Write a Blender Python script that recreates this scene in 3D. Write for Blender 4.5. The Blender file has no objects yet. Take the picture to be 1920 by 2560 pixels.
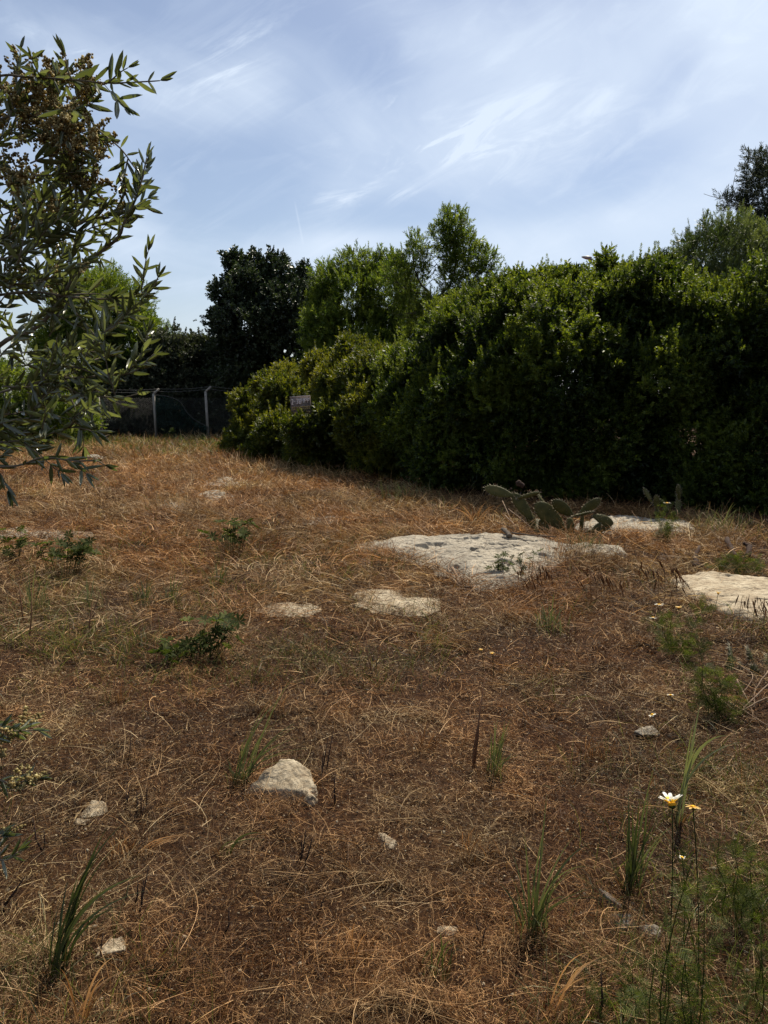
import bpy, math, random
import numpy as np
from mathutils import Vector, Matrix

rng = np.random.default_rng(11)
random.seed(11)
C = bpy.context.scene.collection
sc = bpy.context.scene

# ------------------------------------------------------------------ camera
H = 1.6
PITCH = math.radians(8.4)
FPX = 1923.0
cam_d = bpy.data.cameras.new("camera")
cam = bpy.data.objects.new("camera", cam_d)
C.objects.link(cam)
cam.location = (0, 0, H)
cam.rotation_euler = (math.radians(90) - PITCH, 0, 0)
cam_d.sensor_fit = 'VERTICAL'
cam_d.sensor_height = 34.6
cam_d.lens = 26.0
cam_d.clip_start = 0.05
cam_d.clip_end = 9000
sc.camera = cam
sc.render.resolution_x, sc.render.resolution_y = 768, 1024

sc.view_settings.view_transform = 'Standard'
sc.view_settings.look = 'None'
sc.view_settings.gamma = 1.0
sc.view_settings.exposure = 0.88

# pixel (of the 1920 x 2560 photograph) -> direction / point at a forward distance
def ray(px, py):
    x = (px - 960) / FPX
    y = -(py - 1280) / FPX
    s, c = math.sin(PITCH), math.cos(PITCH)
    return np.array([x, c + y * s, -s + y * c])

def at(px, py, D):
    d = ray(px, py)
    return np.array([0, 0, H]) + d * (D / d[1])

# ------------------------------------------------------------------ world + sun
SUN_EL, SUN_AZ = math.radians(57), math.radians(30)      # azimuth clockwise from +Y
sun_dir = np.array([math.sin(SUN_AZ) * math.cos(SUN_EL), math.cos(SUN_AZ) * math.cos(SUN_EL), math.sin(SUN_EL)])
sd = bpy.data.lights.new("sun", 'SUN')
sd.energy = 4.6
sd.angle = math.radians(0.5)
sd.color = (1.0, 0.91, 0.76)
so = bpy.data.objects.new("sun", sd)
C.objects.link(so)
so.rotation_euler = Vector(sun_dir).to_track_quat('Z', 'Y').to_euler()

world = bpy.data.worlds.new("World")
sc.world = world
world.use_nodes = True
W = world.node_tree
W.nodes.clear()
def wn(t, **k):
    n = W.nodes.new(t)
    for a, b in k.items():
        setattr(n, a, b)
    return n
def wl(a, b): W.links.new(a, b)
def wm(op, a, b=None, c=None, clamp=False):
    n = wn('ShaderNodeMath', operation=op, use_clamp=clamp)
    for i, v in enumerate((a, b, c)):
        if v is None: continue
        if isinstance(v, (int, float)): n.inputs[i].default_value = v
        else: wl(v, n.inputs[i])
    return n.outputs[0]
def wdot(v, vec):
    n = wn('ShaderNodeVectorMath', operation='DOT_PRODUCT')
    wl(v, n.inputs[0]); n.inputs[1].default_value = tuple(float(q) for q in vec)
    return n.outputs['Value']
tc = wn('ShaderNodeTexCoord').outputs['Generated']
sky = wn('ShaderNodeTexSky')
sky.sky_type = 'NISHITA'
sky.sun_disc = False
sky.sun_elevation = SUN_EL
sky.sun_rotation = SUN_AZ
sky.air_density = 1.0
sky.dust_density = 1.0
sky.ozone_density = 2.0
def wpatch(c, e, halfw, lo=0.0):
    """soft elliptical weight round the direction of pixel c; e = pixel of the end of its long axis"""
    cd = ray(*c); cd /= np.linalg.norm(cd)
    ed = ray(*e); ed /= np.linalg.norm(ed)
    ax = ed - cd * ed.dot(cd); rl = np.linalg.norm(ax); ax /= rl
    ay = np.cross(cd, ax)
    u = wm('DIVIDE', wdot(tc, ax), float(rl))
    v = wm('DIVIDE', wdot(tc, ay), halfw / FPX)
    r2 = wm('ADD', wm('MULTIPLY', u, u), wm('MULTIPLY', v, v))
    g = wm('EXPONENT', wm('MULTIPLY', r2, -1.2))
    front = wm('GREATER_THAN', wdot(tc, cd), 0.0)
    return wm('MULTIPLY', g, front)
def wnoise(scale, rot, sc3, detail, rough, dist, loc=(0, 0, 0), vec=None):
    m = wn('ShaderNodeMapping', vector_type='TEXTURE' if vec is not None else 'POINT')
    wl(vec if vec is not None else cloudvec, m.inputs[0])
    m.inputs['Rotation'].default_value = rot
    m.inputs['Scale'].default_value = sc3
    m.inputs['Location'].default_value = loc
    n = wn('ShaderNodeTexNoise')
    n.inputs['Scale'].default_value = scale
    n.inputs['Detail'].default_value = detail
    n.inputs['Roughness'].default_value = rough
    n.inputs['Distortion'].default_value = dist
    wl(m.outputs[0], n.inputs[0])
    return n.outputs['Fac']
# cloud layer coordinates: direction projected on a high plane
sep = wn('ShaderNodeSeparateXYZ'); wl(tc, sep.inputs[0])
den = wm('ADD', wm('MAXIMUM', sep.outputs[2], 0.0), 0.22)
comb = wn('ShaderNodeCombineXYZ')
wl(wm('DIVIDE', sep.outputs[0], den), comb.inputs[0])
wl(wm('DIVIDE', sep.outputs[1], den), comb.inputs[1])
comb.inputs[2].default_value = 0.37
cloudvec = comb.outputs[0]
broad = wnoise(2.1, (0, math.radians(-28), 0), (1.9, 1, .75), 6, 0.5, 0.7, (1.3, 0.4, 0.2), tc)
mid = wnoise(5.0, (0, math.radians(20), 0), (2.2, 1, .8), 9, 0.55, 1.1, (3.1, 1.7, .6), tc)
fine = wnoise(24.0, (0, math.radians(-25), 0), (3.6, 1, .8), 10, 0.62, 0.8, (0.5, 5.0, 0.3), tc)
dens = wm('ADD', wm('MULTIPLY', broad, 0.80), wm('MULTIPLY', mid, 0.62)); dens = wm('SUBTRACT', dens, 0.10)
for c, e, hw, wgt in (((1860, 50), (1680, 60), 90, 0.34), ((1750, 180), (1450, 60), 130, 0.10), ((1500, 250), (1150, 120), 120, 0.14),
                      ((1750, 430), (1450, 500), 90, 0.10), ((1350, 640), (900, 660), 60, 0.18),
                      ((850, 270), (450, 200), 150, 0.10), ((640, 640), (300, 600), 90, 0.12),
                      ((1080, 60), (850, 10), 90, 0.14), ((1500, 560), (1200, 600), 45, 0.16), ((900, 600), (700, 620), 30, 0.20), ((330, 560), (200, 500), 60, .12),
                      ((520, 40), (200, 10), 80, -0.12), ((560, 430), (350, 380), 90, -0.16),
                      ((1010, 540), (800, 545), 45, -0.20), ((1600, 420), (1400, 500), 70, -0.26),
                      ((300, 420), (240, 600), 110, 0.04), ((950, 170), (850, 190), 60, -0.10),
                      ((1700, 170), (1550, 330), 50, -0.16), ((1250, 330), (1100, 420), 60, .12), ((620, 200), (500, 330), 80, .14)):
    dens = wm('ADD', dens, wm('MULTIPLY', wpatch(c, e, hw), wgt))
mr = wn('ShaderNodeMapRange', interpolation_type='SMOOTHSTEP')
wl(dens, mr.inputs[0])
mr.inputs[1].default_value = 0.42; mr.inputs[2].default_value = 0.96
mr.inputs[3].default_value = 0.12; mr.inputs[4].default_value = 0.88
cloud = mr.outputs[0]
# wisps of cirrus
wisp = wn('ShaderNodeMapRange', interpolation_type='SMOOTHSTEP')
wl(fine, wisp.inputs[0])
wisp.inputs[1].default_value = 0.46; wisp.inputs[2].default_value = 0.72
wmask = None
for c, e, hw, wgt in (((1040, 385), (850, 470), 34, 1.5), ((560, 170), (450, 240), 40, 1.4), ((1195, 380), (1130, 395), 14, 1.6),
                      ((990, 245), (960, 275), 16, 1.1), ((930, 492), (820, 505), 14, 1.2), ((200, 125), (160, 95), 20, 1.5),
                      ((1120, 345), (1000, 395), 18, 1.4), ((780, 488), (730, 492), 10, 1.2), ((1400, 320), (1100, 420), 120, .35),
                      ((80, 90), (30, 60), 20, .8)):
    t = wm('MULTIPLY', wpatch(c, e, hw), wgt)
    wmask = t if wmask is None else wm('ADD', wmask, t)
wispf = wm('MULTIPLY', wisp.outputs[0], wm('ADD', wmask, 0.16), clamp=True)
cloud = wm('ADD', cloud, wm('MULTIPLY', wispf, 0.75), clamp=True)
# short aircraft trail
a, b = ray(736, 500), ray(759, 615)
a /= np.linalg.norm(a); b /= np.linalg.norm(b)
nn = np.cross(a, b); nn /= np.linalg.norm(nn); md = (a + b); md /= np.linalg.norm(md)
axs = b - a; hl = np.linalg.norm(axs) / 2; axs /= (2 * hl)
tw = wm('DIVIDE', wdot(tc, nn), 0.0011)
tu = wm('DIVIDE', wdot(tc, axs), float(hl))
tu = wm('SUBTRACT', tu, float(md.dot(axs) / hl))
trail = wm('MULTIPLY', wm('EXPONENT', wm('MULTIPLY', wm('MULTIPLY', tw, tw), -1.0)),
           wm('SUBTRACT', 1.0, wm('POWER', wm('ABSOLUTE', tu), 3.0), clamp=True))
cloud = wm('ADD', cloud, wm('MULTIPLY', trail, 0.20), clamp=True)
# pale veil low down
veil = wn('ShaderNodeMapRange', interpolation_type='SMOOTHSTEP')
wl(sep.outputs[2], veil.inputs[0])
veil.inputs[1].default_value = 0.02; veil.inputs[2].default_value = 0.30
veil.inputs[3].default_value = 0.30; veil.inputs[4].default_value = 0.0
cloud = wm('MAXIMUM', cloud, veil.outputs[0])
skm = wn('ShaderNodeVectorMath', operation='MULTIPLY')
wl(sky.outputs[0], skm.inputs[0]); skm.inputs[1].default_value = (1.06, 1.01, 1.0)
mix = wn('ShaderNodeMix', data_type='RGBA')
wl(cloud, mix.inputs['Factor'])
wl(skm.outputs[0], mix.inputs['A'])
mix.inputs['B'].default_value = (6.9, 7.9, 9.3, 1)
bg = wn('ShaderNodeBackground')
bg.inputs[1].default_value = 0.060
wl(mix.outputs['Result'], bg.inputs[0])
out = wn('ShaderNodeOutputWorld')
wl(bg.outputs[0], out.inputs[0])

# ------------------------------------------------------------------ noise, ground height
def _h(ix, iy, iz, s):
    v = np.sin(ix * 127.1 + iy * 311.7 + iz * 74.7 + s * 53.3) * 43758.5453
    return v - np.floor(v)
def vn(x, y, z=0.0, s=0):
    x = np.asarray(x, float); y = np.asarray(y, float); z = np.asarray(z, float) + 0 * x
    ix, iy, iz = np.floor(x), np.floor(y), np.floor(z)
    fx, fy, fz = x - ix, y - iy, z - iz
    fx = fx * fx * (3 - 2 * fx); fy = fy * fy * (3 - 2 * fy); fz = fz * fz * (3 - 2 * fz)
    r = 0
    for a in (0, 1):
        for b in (0, 1):
            for c in (0, 1):
                r = r + _h(ix + a, iy + b, iz + c, s) * (fx if a else 1 - fx) * (fy if b else 1 - fy) * (fz if c else 1 - fz)
    return r
def fbm(x, y, z=0.0, o=4, s=0):
    r, a, t = 0, .5, 0
    x = np.asarray(x, float); y = np.asarray(y, float); z = np.asarray(z, float)
    for i in range(o):
        r = r + a * vn(x, y, z, s + i); t += a
        x, y, z, a = x * 2.03, y * 2.03, z * 2.03, a * .5
    return r / t
def gz(x, y):
    r = np.hypot(x, y)
    f = np.clip((120 - r) / 60, 0, 1)
    return f * ((fbm(np.asarray(x) / 5 + 9, np.asarray(y) / 5, o=2, s=3) - .5) * .14 + (fbm(np.asarray(x) / .7, np.asarray(y) / .7, o=3, s=8) - .5) * .07)
def gp(px, py):
    d = ray(px, py); z = 0.0
    for _ in range(5):
        t = (H - z) / -d[2]
        p = np.array([0, 0, H]) + d * t
        z = float(gz(p[0], p[1]))
    p[2] = z
    return p

# ------------------------------------------------------------------ materials
def newmat(name):
    m = bpy.data.materials.new(name); m.use_nodes = True
    m.node_tree.nodes.clear()
    return m, m.node_tree
def N(nt, t, **k):
    n = nt.nodes.new(t)
    for a, b in k.items(): setattr(n, a, b)
    return n
def ramp(nt, fac, stops):
    r = N(nt, 'ShaderNodeValToRGB')
    e = r.color_ramp.elements
    while len(e) < len(stops): e.new(.5)
    for i, (p, c) in enumerate(stops):
        e[i].position = p; e[i].color = (*c, 1)
    nt.links.new(fac, r.inputs[0])
    return r.outputs[0]
def leafmat(name, stops, rough=.5, spec=.4, transl=.3, tcol=None, back=None, vary=None):
    m, nt = newmat(name); L = nt.links.new
    at_ = N(nt, 'ShaderNodeAttribute', attribute_name='tint')
    col = ramp(nt, at_.outputs['Fac'], stops)
    if vary is not None:      # patches of differently weathered growth over the field
        tcv = N(nt, 'ShaderNodeTexCoord')
        nv = N(nt, 'ShaderNodeTexNoise'); nv.inputs['Scale'].default_value = vary; nv.inputs['Detail'].default_value = 5; nv.inputs['Roughness'].default_value = .6
        L(tcv.outputs['Object'], nv.inputs[0])
        rv = ramp(nt, nv.outputs['Fac'], [(.30, (.62, .50, .42)), (.44, (1.12, .88, .70)), (.56, (1.0, 1.0, 1.0)), (.70, (1.30, 1.34, 1.12))])
        mv = N(nt, 'ShaderNodeMix', data_type='RGBA', blend_type='MULTIPLY'); mv.inputs['Factor'].default_value = 1
        L(col, mv.inputs['A']); L(rv, mv.inputs['B']); col = mv.outputs['Result']
    p = N(nt, 'ShaderNodeBsdfPrincipled')
    p.inputs['Roughness'].default_value = rough
    p.inputs['Specular IOR Level'].default_value = spec
    if back is not None:
        g = N(nt, 'ShaderNodeNewGeometry'); mx = N(nt, 'ShaderNodeMix', data_type='RGBA')
        L(g.outputs['Backfacing'], mx.inputs['Factor']); L(col, mx.inputs['A']); mx.inputs['B'].default_value = (*back, 1)
        col2 = mx.outputs['Result']
    else: col2 = col
    L(col2, p.inputs['Base Color'])
    o = N(nt, 'ShaderNodeOutputMaterial')
    if transl > 0:
        t = N(nt, 'ShaderNodeBsdfTranslucent')
        mc = N(nt, 'ShaderNodeMix', data_type='RGBA', blend_type='MULTIPLY')
        mc.inputs['Factor'].default_value = 1
        L(col, mc.inputs['A']); mc.inputs['B'].default_value = (*(tcol or (1.6, 1.8, .8)), 1)
        L(mc.outputs['Result'], t.inputs[0])
        ms = N(nt, 'ShaderNodeMixShader'); ms.inputs[0].default_value = transl
        L(p.outputs[0], ms.inputs[1]); L(t.outputs[0], ms.inputs[2]); L(ms.outputs[0], o.inputs[0])
    else: L(p.outputs[0], o.inputs[0])
    return m
def noisemat(name, stops, scale=6, rough=.85, bump=.3, bscale=60, detail=8, spec=.2, dist=0.0, extra=None):
    m, nt = newmat(name); L = nt.links.new
    tcn = N(nt, 'ShaderNodeTexCoord')
    n = N(nt, 'ShaderNodeTexNoise'); n.inputs['Scale'].default_value = scale; n.inputs['Detail'].default_value = detail
    n.inputs['Roughness'].default_value = .65; n.inputs['Distortion'].default_value = dist
    L(tcn.outputs['Object'], n.inputs[0])
    col = ramp(nt, n.outputs['Fac'], stops)
    if extra:
        col = extra(nt, tcn, col)
    p = N(nt, 'ShaderNodeBsdfPrincipled'); p.inputs['Roughness'].default_value = rough
    p.inputs['Specular IOR Level'].default_value = spec
    L(col, p.inputs['Base Color'])
    b = N(nt, 'ShaderNodeBump'); b.inputs['Strength'].default_value = bump; b.inputs['Distance'].default_value = .02
    n2 = N(nt, 'ShaderNodeTexNoise'); n2.inputs['Scale'].default_value = bscale; n2.inputs['Detail'].default_value = 8
    n2.inputs['Roughness'].default_value = .7
    L(tcn.outputs['Object'], n2.inputs[0]); L(n2.outputs['Fac'], b.inputs['Height']); L(b.outputs[0], p.inputs['Normal'])
    o = N(nt, 'ShaderNodeOutputMaterial'); L(p.outputs[0], o.inputs[0])
    return m

def rock_extra(nt, tcn, col):
    L = nt.links.new
    # dark lichen specks, cream bare patches and cracks
    n = N(nt, 'ShaderNodeTexNoise'); n.inputs['Scale'].default_value = 26; n.inputs['Detail'].default_value = 10; n.inputs['Roughness'].default_value = .7
    L(tcn.outputs['Object'], n.inputs[0])
    r = ramp(nt, n.outputs['Fac'], [(.0, (.16, .13, .10)), (.40, (.45, .41, .36)), (.5, (1, 1, 1)), (1, (1.0, 1.0, .98))])
    mx = N(nt, 'ShaderNodeMix', data_type='RGBA', blend_type='MULTIPLY'); mx.inputs['Factor'].default_value = .38
    L(col, mx.inputs['A']); L(r, mx.inputs['B'])
    mp = N(nt, 'ShaderNodeMapping'); mp.inputs['Scale'].default_value = (1, 3.2, 1)
    L(tcn.outputs['Object'], mp.inputs[0])
    v = N(nt, 'ShaderNodeTexNoise'); v.inputs['Scale'].default_value = 3.5; v.inputs['Detail'].default_value = 6; v.inputs['Distortion'].default_value = 1.5
    L(mp.outputs[0], v.inputs[0])
    r2 = ramp(nt, v.outputs['Fac'], [(.484, (1, 1, 1)), (.497, (.30, .26, .22)), (.503, (.30, .26, .22)), (.516, (1, 1, 1))])
    m2 = N(nt, 'ShaderNodeMix', data_type='RGBA', blend_type='MULTIPLY'); m2.inputs['Factor'].default_value = .55
    L(mx.outputs['Result'], m2.inputs['A']); L(r2, m2.inputs['B'])
    return m2.outputs['Result']

M = {}
M['straw'] = leafmat('straw', [(0, (.018, .009, .004)), (.35, (.080, .044, .018)), (.7, (.24, .152, .068)), (1, (.66, .50, .28))], .6, .25, .25, (1.1, .9, .6), vary=1.1)
M['thatch'] = leafmat('thatch', [(0, (.006, .0032, .0018)), (.32, (.044, .021, .0085)), (.66, (.165, .092, .038)), (1, (.56, .41, .22))], .65, .2, .15, (1.1, .9, .7), vary=1.1)
M['hay'] = leafmat('hay', [(0, (.020, .010, .004)), (.38, (.13, .073, .030)), (.7, (.36, .240, .112)), (1, (.78, .60, .35))], .6, .25, .25, (1.1, .9, .6), vary=.6)
M['flake'] = leafmat('flake', [(0, (.012, .008, .004)), (.5, (.07, .045, .022)), (.85, (.20, .14, .075)), (1, (.42, .34, .22))], .7, .2, 0)
M['green_grass'] = leafmat('green_grass', [(0, (.018, .022, .006)), (.5, (.055, .066, .016)), (1, (.18, .17, .055))], .5, .3, .35)
M['blade'] = leafmat('blade', [(0, (.014, .022, .007)), (.5, (.050, .060, .020)), (1, (.20, .20, .09))], .45, .3, .25, (1.3, 1.4, .7))
M['mastic'] = leafmat('mastic', [(0, (.005, .011, .002)), (.45, (.022, .041, .006)), (1, (.085, .115, .018))], .5, .30, .40, (3.0, 2.6, .8))
M['mastic_yellow'] = leafmat('mastic_yellow', [(0, (.012, .019, .003)), (.5, (.036, .051, .007)), (1, (.10, .105, .015))], .5, .3, .38, (2.4, 2.2, .6))
M['carob'] = leafmat('carob', [(0, (.008, .014, .006)), (.6, (.022, .034, .013)), (1, (.05, .066, .028))], .42, .4, .16)
M['almond'] = leafmat('almond', [(0, (.022, .038, .007)), (.5, (.062, .098, .016)), (1, (.15, .18, .034))], .5, .25, .42, (1.8, 1.8, .6))
M['fine'] = leafmat('fine', [(0, (.022, .032, .010)), (.6, (.058, .074, .026)), (1, (.14, .15, .06))], .5, .3, .3)
M['dusky'] = leafmat('dusky', [(0, (.010, .014, .008)), (.6, (.026, .034, .018)), (1, (.07, .075, .045))], .65, .25, .15)
M['olive'] = leafmat('olive', [(0, (.036, .044, .017)), (.6, (.080, .092, .040)), (1, (.17, .18, .10))], .25, .6, .30, (1.7, 1.8, .8), back=(.19, .20, .15))
M['blossom'] = leafmat('blossom', [(0, (.12, .085, .030)), (.6, (.30, .23, .09)), (1, (.60, .52, .26))], .7, .2, .4, (1.2, 1.1, .6))
M['lupin'] = leafmat('lupin', [(0, (.012, .018, .004)), (.6, (.034, .044, .009)), (1, (.11, .12, .04))], .7, .08, .3)
M['stem_dull'] = leafmat('stem_dull', [(0, (.02, .024, .006)), (1, (.04, .042, .012))], .7, .1, .2)
M['weed'] = leafmat('weed', [(0, (.016, .026, .004)), (.6, (.044, .056, .011)), (1, (.14, .145, .04))], .6, .12, .35)
M['petal'] = leafmat('petal', [(0, (.75, .42, .02)), (.35, (.80, .55, .05)), (.5, (.80, .78, .66)), (1, (.82, .82, .78))], .6, .2, .3, (1, 1, 1))
M['disc'] = noisemat('disc', [(.3, (.45, .20, .01)), (.7, (.75, .42, .03))], 300)
M['petal_old'] = leafmat('petal_old', [(0, (.5, .25, .03)), (1, (.62, .48, .2))], .6, .2, .3, (1, 1, 1))
M['bark'] = noisemat('bark', [(.3, (.035, .028, .022)), (.7, (.11, .09, .07))], 14, .9, .6, 50)
M['twig'] = noisemat('twig', [(.3, (.06, .05, .03)), (.7, (.16, .13, .09))], 30, .8, .2, 90)
M['char'] = noisemat('char', [(.3, (.012, .007, .005)), (.7, (.05, .028, .02))], 60, .9, .3, 200)
M['dry_stalk'] = noisemat('dry_stalk', [(.3, (.08, .035, .02)), (.7, (.20, .10, .05))], 60, .8, .2, 200)
M['dead_twig'] = noisemat('dead_twig', [(.3, (.09, .055, .035)), (.7, (.20, .14, .09))], 40, .8, .2, 200)
M['cactus'] = noisemat('cactus', [(.3, (.030, .030, .007)), (.55, (.058, .054, .013)), (.75, (.10, .075, .025))], 9, .6, .25, 120, spec=.2)
M['spine'] = noisemat('spine', [(.3, (.18, .15, .10)), (.7, (.28, .24, .17))], 50)
M['rock'] = noisemat('rock', [(.28, (.17, .148, .115)), (.48, (.27, .24, .192)), (.72, (.38, .335, .26))], 3.0, .95, .9, 28, spec=.08, extra=rock_extra)
M['rock_warm'] = noisemat('rock_warm', [(.25, (.14, .09, .052)), (.45, (.29, .235, .16)), (.7, (.42, .36, .26))], 7, .9, .7, 45, spec=.2, extra=rock_extra)
M['rock_grey'] = noisemat('rock_grey', [(.3, (.06, .052, .045)), (.7, (.15, .14, .12))], 9, .9, .8, 45, spec=.2)
M['concrete'] = noisemat('concrete', [(.3, (.16, .145, .125)), (.7, (.28, .26, .23))], 5, .9, .3, 60)
M['wire'] = noisemat('wire', [(.3, (.035, .035, .033)), (.7, (.075, .07, .065))], 8, .5, .05, 60, spec=.5)
M['net'] = leafmat('net', [(0, (.0015, .008, .006)), (1, (.003, .018, .013))], .7, .2, .2, (1, 1, 1))
_nt = M['net'].node_tree; _o = [n for n in _nt.nodes if n.type == 'OUTPUT_MATERIAL'][0]; _src = _o.inputs[0].links[0].from_socket
_tr = _nt.nodes.new('ShaderNodeBsdfTransparent'); _ms = _nt.nodes.new('ShaderNodeMixShader'); _ms.inputs[0].default_value = .45      # open weave
_nt.links.new(_src, _ms.inputs[1]); _nt.links.new(_tr.outputs[0], _ms.inputs[2]); _nt.links.new(_ms.outputs[0], _o.inputs[0])
M['board'] = noisemat('board', [(.36, (.09, .065, .06)), (.5, (.15, .12, .11)), (.7, (.20, .165, .15))], 7, .8, .1, 60)
M['board_paint'] = noisemat('board_paint', [(.3, (.55, .45, .42)), (.7, (.72, .62, .58))], 20)
M['board_ochre'] = noisemat('board_ochre', [(.35, (.22, .14, .04)), (.6, (.50, .36, .18))], 16)
M['lamp_metal'] = noisemat('lamp_metal', [(.3, (.10, .10, .10)), (.7, (.16, .15, .15))], 5, .45, .02, 40, spec=.5)
M['lamp_lens'] = noisemat('lamp_lens', [(.3, (.30, .24, .24)), (.7, (.36, .30, .30))], 5, .3, .02, 40, spec=.5)

# ground material
def ground_extra(nt, tcn, col):
    L = nt.links.new
    n = N(nt, 'ShaderNodeTexNoise'); n.inputs['Scale'].default_value = 1.1; n.inputs['Detail'].default_value = 5
    L(tcn.outputs['Object'], n.inputs[0])
    r = ramp(nt, n.outputs['Fac'], [(.35, (.75, .62, .55)), (.55, (1, .95, .9)), (.75, (1.35, 1.2, .95))])
    mx = N(nt, 'ShaderNodeMix', data_type='RGBA', blend_type='MULTIPLY'); mx.inputs['Factor'].default_value = 1
    L(col, mx.inputs['A']); L(r, mx.inputs['B'])
    return mx.outputs['Result']
M['soil'] = noisemat('soil', [(.30, (.012, .0060, .0035)), (.5, (.042, .021, .010)), (.66, (.11, .062, .028)), (.8, (.22, .15, .08))], 55, .95, 1.0, 120, spec=.1, extra=ground_extra)

# ------------------------------------------------------------------ mesh helpers
def worldloc(o):
    v = np.zeros(3)
    while o is not None:
        v += np.array(o.location); o = o.parent
    return v
def mesh_obj(name, V, Fs, mat, parent=None, tint=None, smooth=False, base=None):
    V = np.asarray(V, float)
    if not isinstance(Fs, list): Fs = [Fs]
    Fs = [np.asarray(f, np.int64) for f in Fs if len(f)]
    me = bpy.data.meshes.new(name)
    o = bpy.data.objects.new(name, me); C.objects.link(o)
    if base is not None and parent is None: o.location = tuple(float(q) for q in base)
    if parent is not None: o.parent = parent
    V = V - worldloc(o)
    nl = sum(f.size for f in Fs); nf = sum(len(f) for f in Fs)
    me.vertices.add(len(V)); me.vertices.foreach_set('co', V.astype(np.float32).ravel())
    me.loops.add(nl); me.loops.foreach_set('vertex_index', np.concatenate([f.ravel() for f in Fs]).astype(np.int32))
    me.polygons.add(nf)
    st, c = [], 0
    for f in Fs:
        k = f.shape[1]; st.append(c + np.arange(len(f)) * k); c += f.size
    me.polygons.foreach_set('loop_start', np.concatenate(st).astype(np.int32))
    if smooth: me.polygons.foreach_set('use_smooth', np.ones(nf, bool))
    if tint is not None:
        a = me.attributes.new('tint', 'FLOAT', 'POINT'); a.data.foreach_set('value', np.clip(tint, 0, 1).astype(np.float32))
    me.update(calc_edges=True)
    me.validate()
    me.materials.append(mat)
    return o
def tag(o, label=None, cat=None, group=None, kind=None):
    if label: o['label'] = label
    if cat: o['category'] = cat
    if group: o['group'] = group
    if kind: o['kind'] = kind
    return o
def thing(name, label, cat, loc, group=None):
    o = bpy.data.objects.new(name, None); C.objects.link(o)
    o.empty_display_size = .1
    o.location = tuple(float(q) for q in loc)
    return tag(o, label, cat, group)
class MB:
    def __init__(s): s.V, s.F, s.T, s.n = [], {}, [], 0
    def add(s, V, Fs, t=.5):
        V = np.asarray(V, float).reshape(-1, 3)
        if not isinstance(Fs, list): Fs = [Fs]
        for f in Fs:
            f = np.asarray(f, np.int64)
            if len(f): s.F.setdefault(f.shape[1], []).append(f + s.n)
        s.T.append(np.broadcast_to(np.asarray(t, float), (len(V),)) if np.ndim(t) == 0 else np.asarray(t, float))
        s.V.append(V); s.n += len(V)
    def build(s, name, mat, parent=None, smooth=False, base=None):
        return mesh_obj(name, np.concatenate(s.V), [np.concatenate(f) for f in s.F.values()], mat, parent, np.concatenate(s.T), smooth, base)
def unit(v):
    v = np.asarray(v, float)
    return v / (np.linalg.norm(v, axis=-1, keepdims=True) + 1e-12)
def frames(Z, roll=None):
    """rotation matrices (k,3,3) whose 3rd column is Z"""
    Z = unit(Z); k = len(Z)
    ref = np.tile([0, 0, 1.0], (k, 1)); bad = np.abs(Z[:, 2]) > .95; ref[bad] = [1, 0, 0]
    X = unit(np.cross(ref, Z)); Y = np.cross(Z, X)
    if roll is None: roll = rng.uniform(0, 2 * np.pi, k)
    c, s = np.cos(roll)[:, None], np.sin(roll)[:, None]
    return np.stack([X * c + Y * s, -X * s + Y * c, Z], axis=2)
def inst(mb, tV, tF, tT, R, S, P, jit=.25, tint0=None):
    """scatter copies of a template into mb"""
    k = len(P)
    if k == 0: return
    S = np.asarray(S, float)
    if S.ndim == 1: S = S[:, None]
    V = np.einsum('kij,mj->kmi', R, tV)
    V = V * S[:, None, :] if S.shape[1] == 1 else np.einsum('kij,kmj->kmi', R, tV[None] * S[:, None, :])
    V = V + P[:, None, :]
    m = len(tV); off = (np.arange(k) * m)[:, None, None]
    Fs = [(f[None] + off).reshape(-1, f.shape[1]) for f in tF]
    base = rng.uniform(-jit, jit, (k, 1)) if tint0 is None else np.asarray(tint0)[:, None]
    T = (tT[None, :] + base).ravel()
    mb.add(V.reshape(-1, 3), Fs, T)
def tube(mb, pts, rad, sides=6, t=.5, cap=True):
    pts = np.asarray(pts, float); n = len(pts)
    rad = np.broadcast_to(np.asarray(rad, float), (n,)) if np.ndim(rad) == 0 else np.asarray(rad, float)
    T = unit(np.gradient(pts, axis=0))
    ref = np.array([0, 0, 1.0]) if abs(T[0][2]) < .9 else np.array([1.0, 0, 0])
    X = unit(np.cross(ref, T[0])); rings = []
    for i in range(n):
        X = unit(X - T[i] * X.dot(T[i])); Y = np.cross(T[i], X)
        a = np.arange(sides) * 2 * np.pi / sides
        rings.append(pts[i] + rad[i] * (np.cos(a)[:, None] * X + np.sin(a)[:, None] * Y))
    V = np.concatenate(rings)
    i, j = np.meshgrid(np.arange(n - 1), np.arange(sides), indexing='ij')
    i = i.ravel(); j = j.ravel(); j2 = (j + 1) % sides
    F = np.stack([i * sides + j, i * sides + j2, (i + 1) * sides + j2, (i + 1) * sides + j], 1)
    Fs = [F]
    if cap:
        Fs.append(np.array([np.arange(sides)[::-1], (n - 1) * sides + np.arange(sides)]))
    mb.add(V, Fs, t)
def bez(p0, p1, p2, n=8):
    t = np.linspace(0, 1, n)[:, None]
    return (1 - t) ** 2 * np.asarray(p0) + 2 * t * (1 - t) * np.asarray(p1) + t ** 2 * np.asarray(p2)
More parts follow.
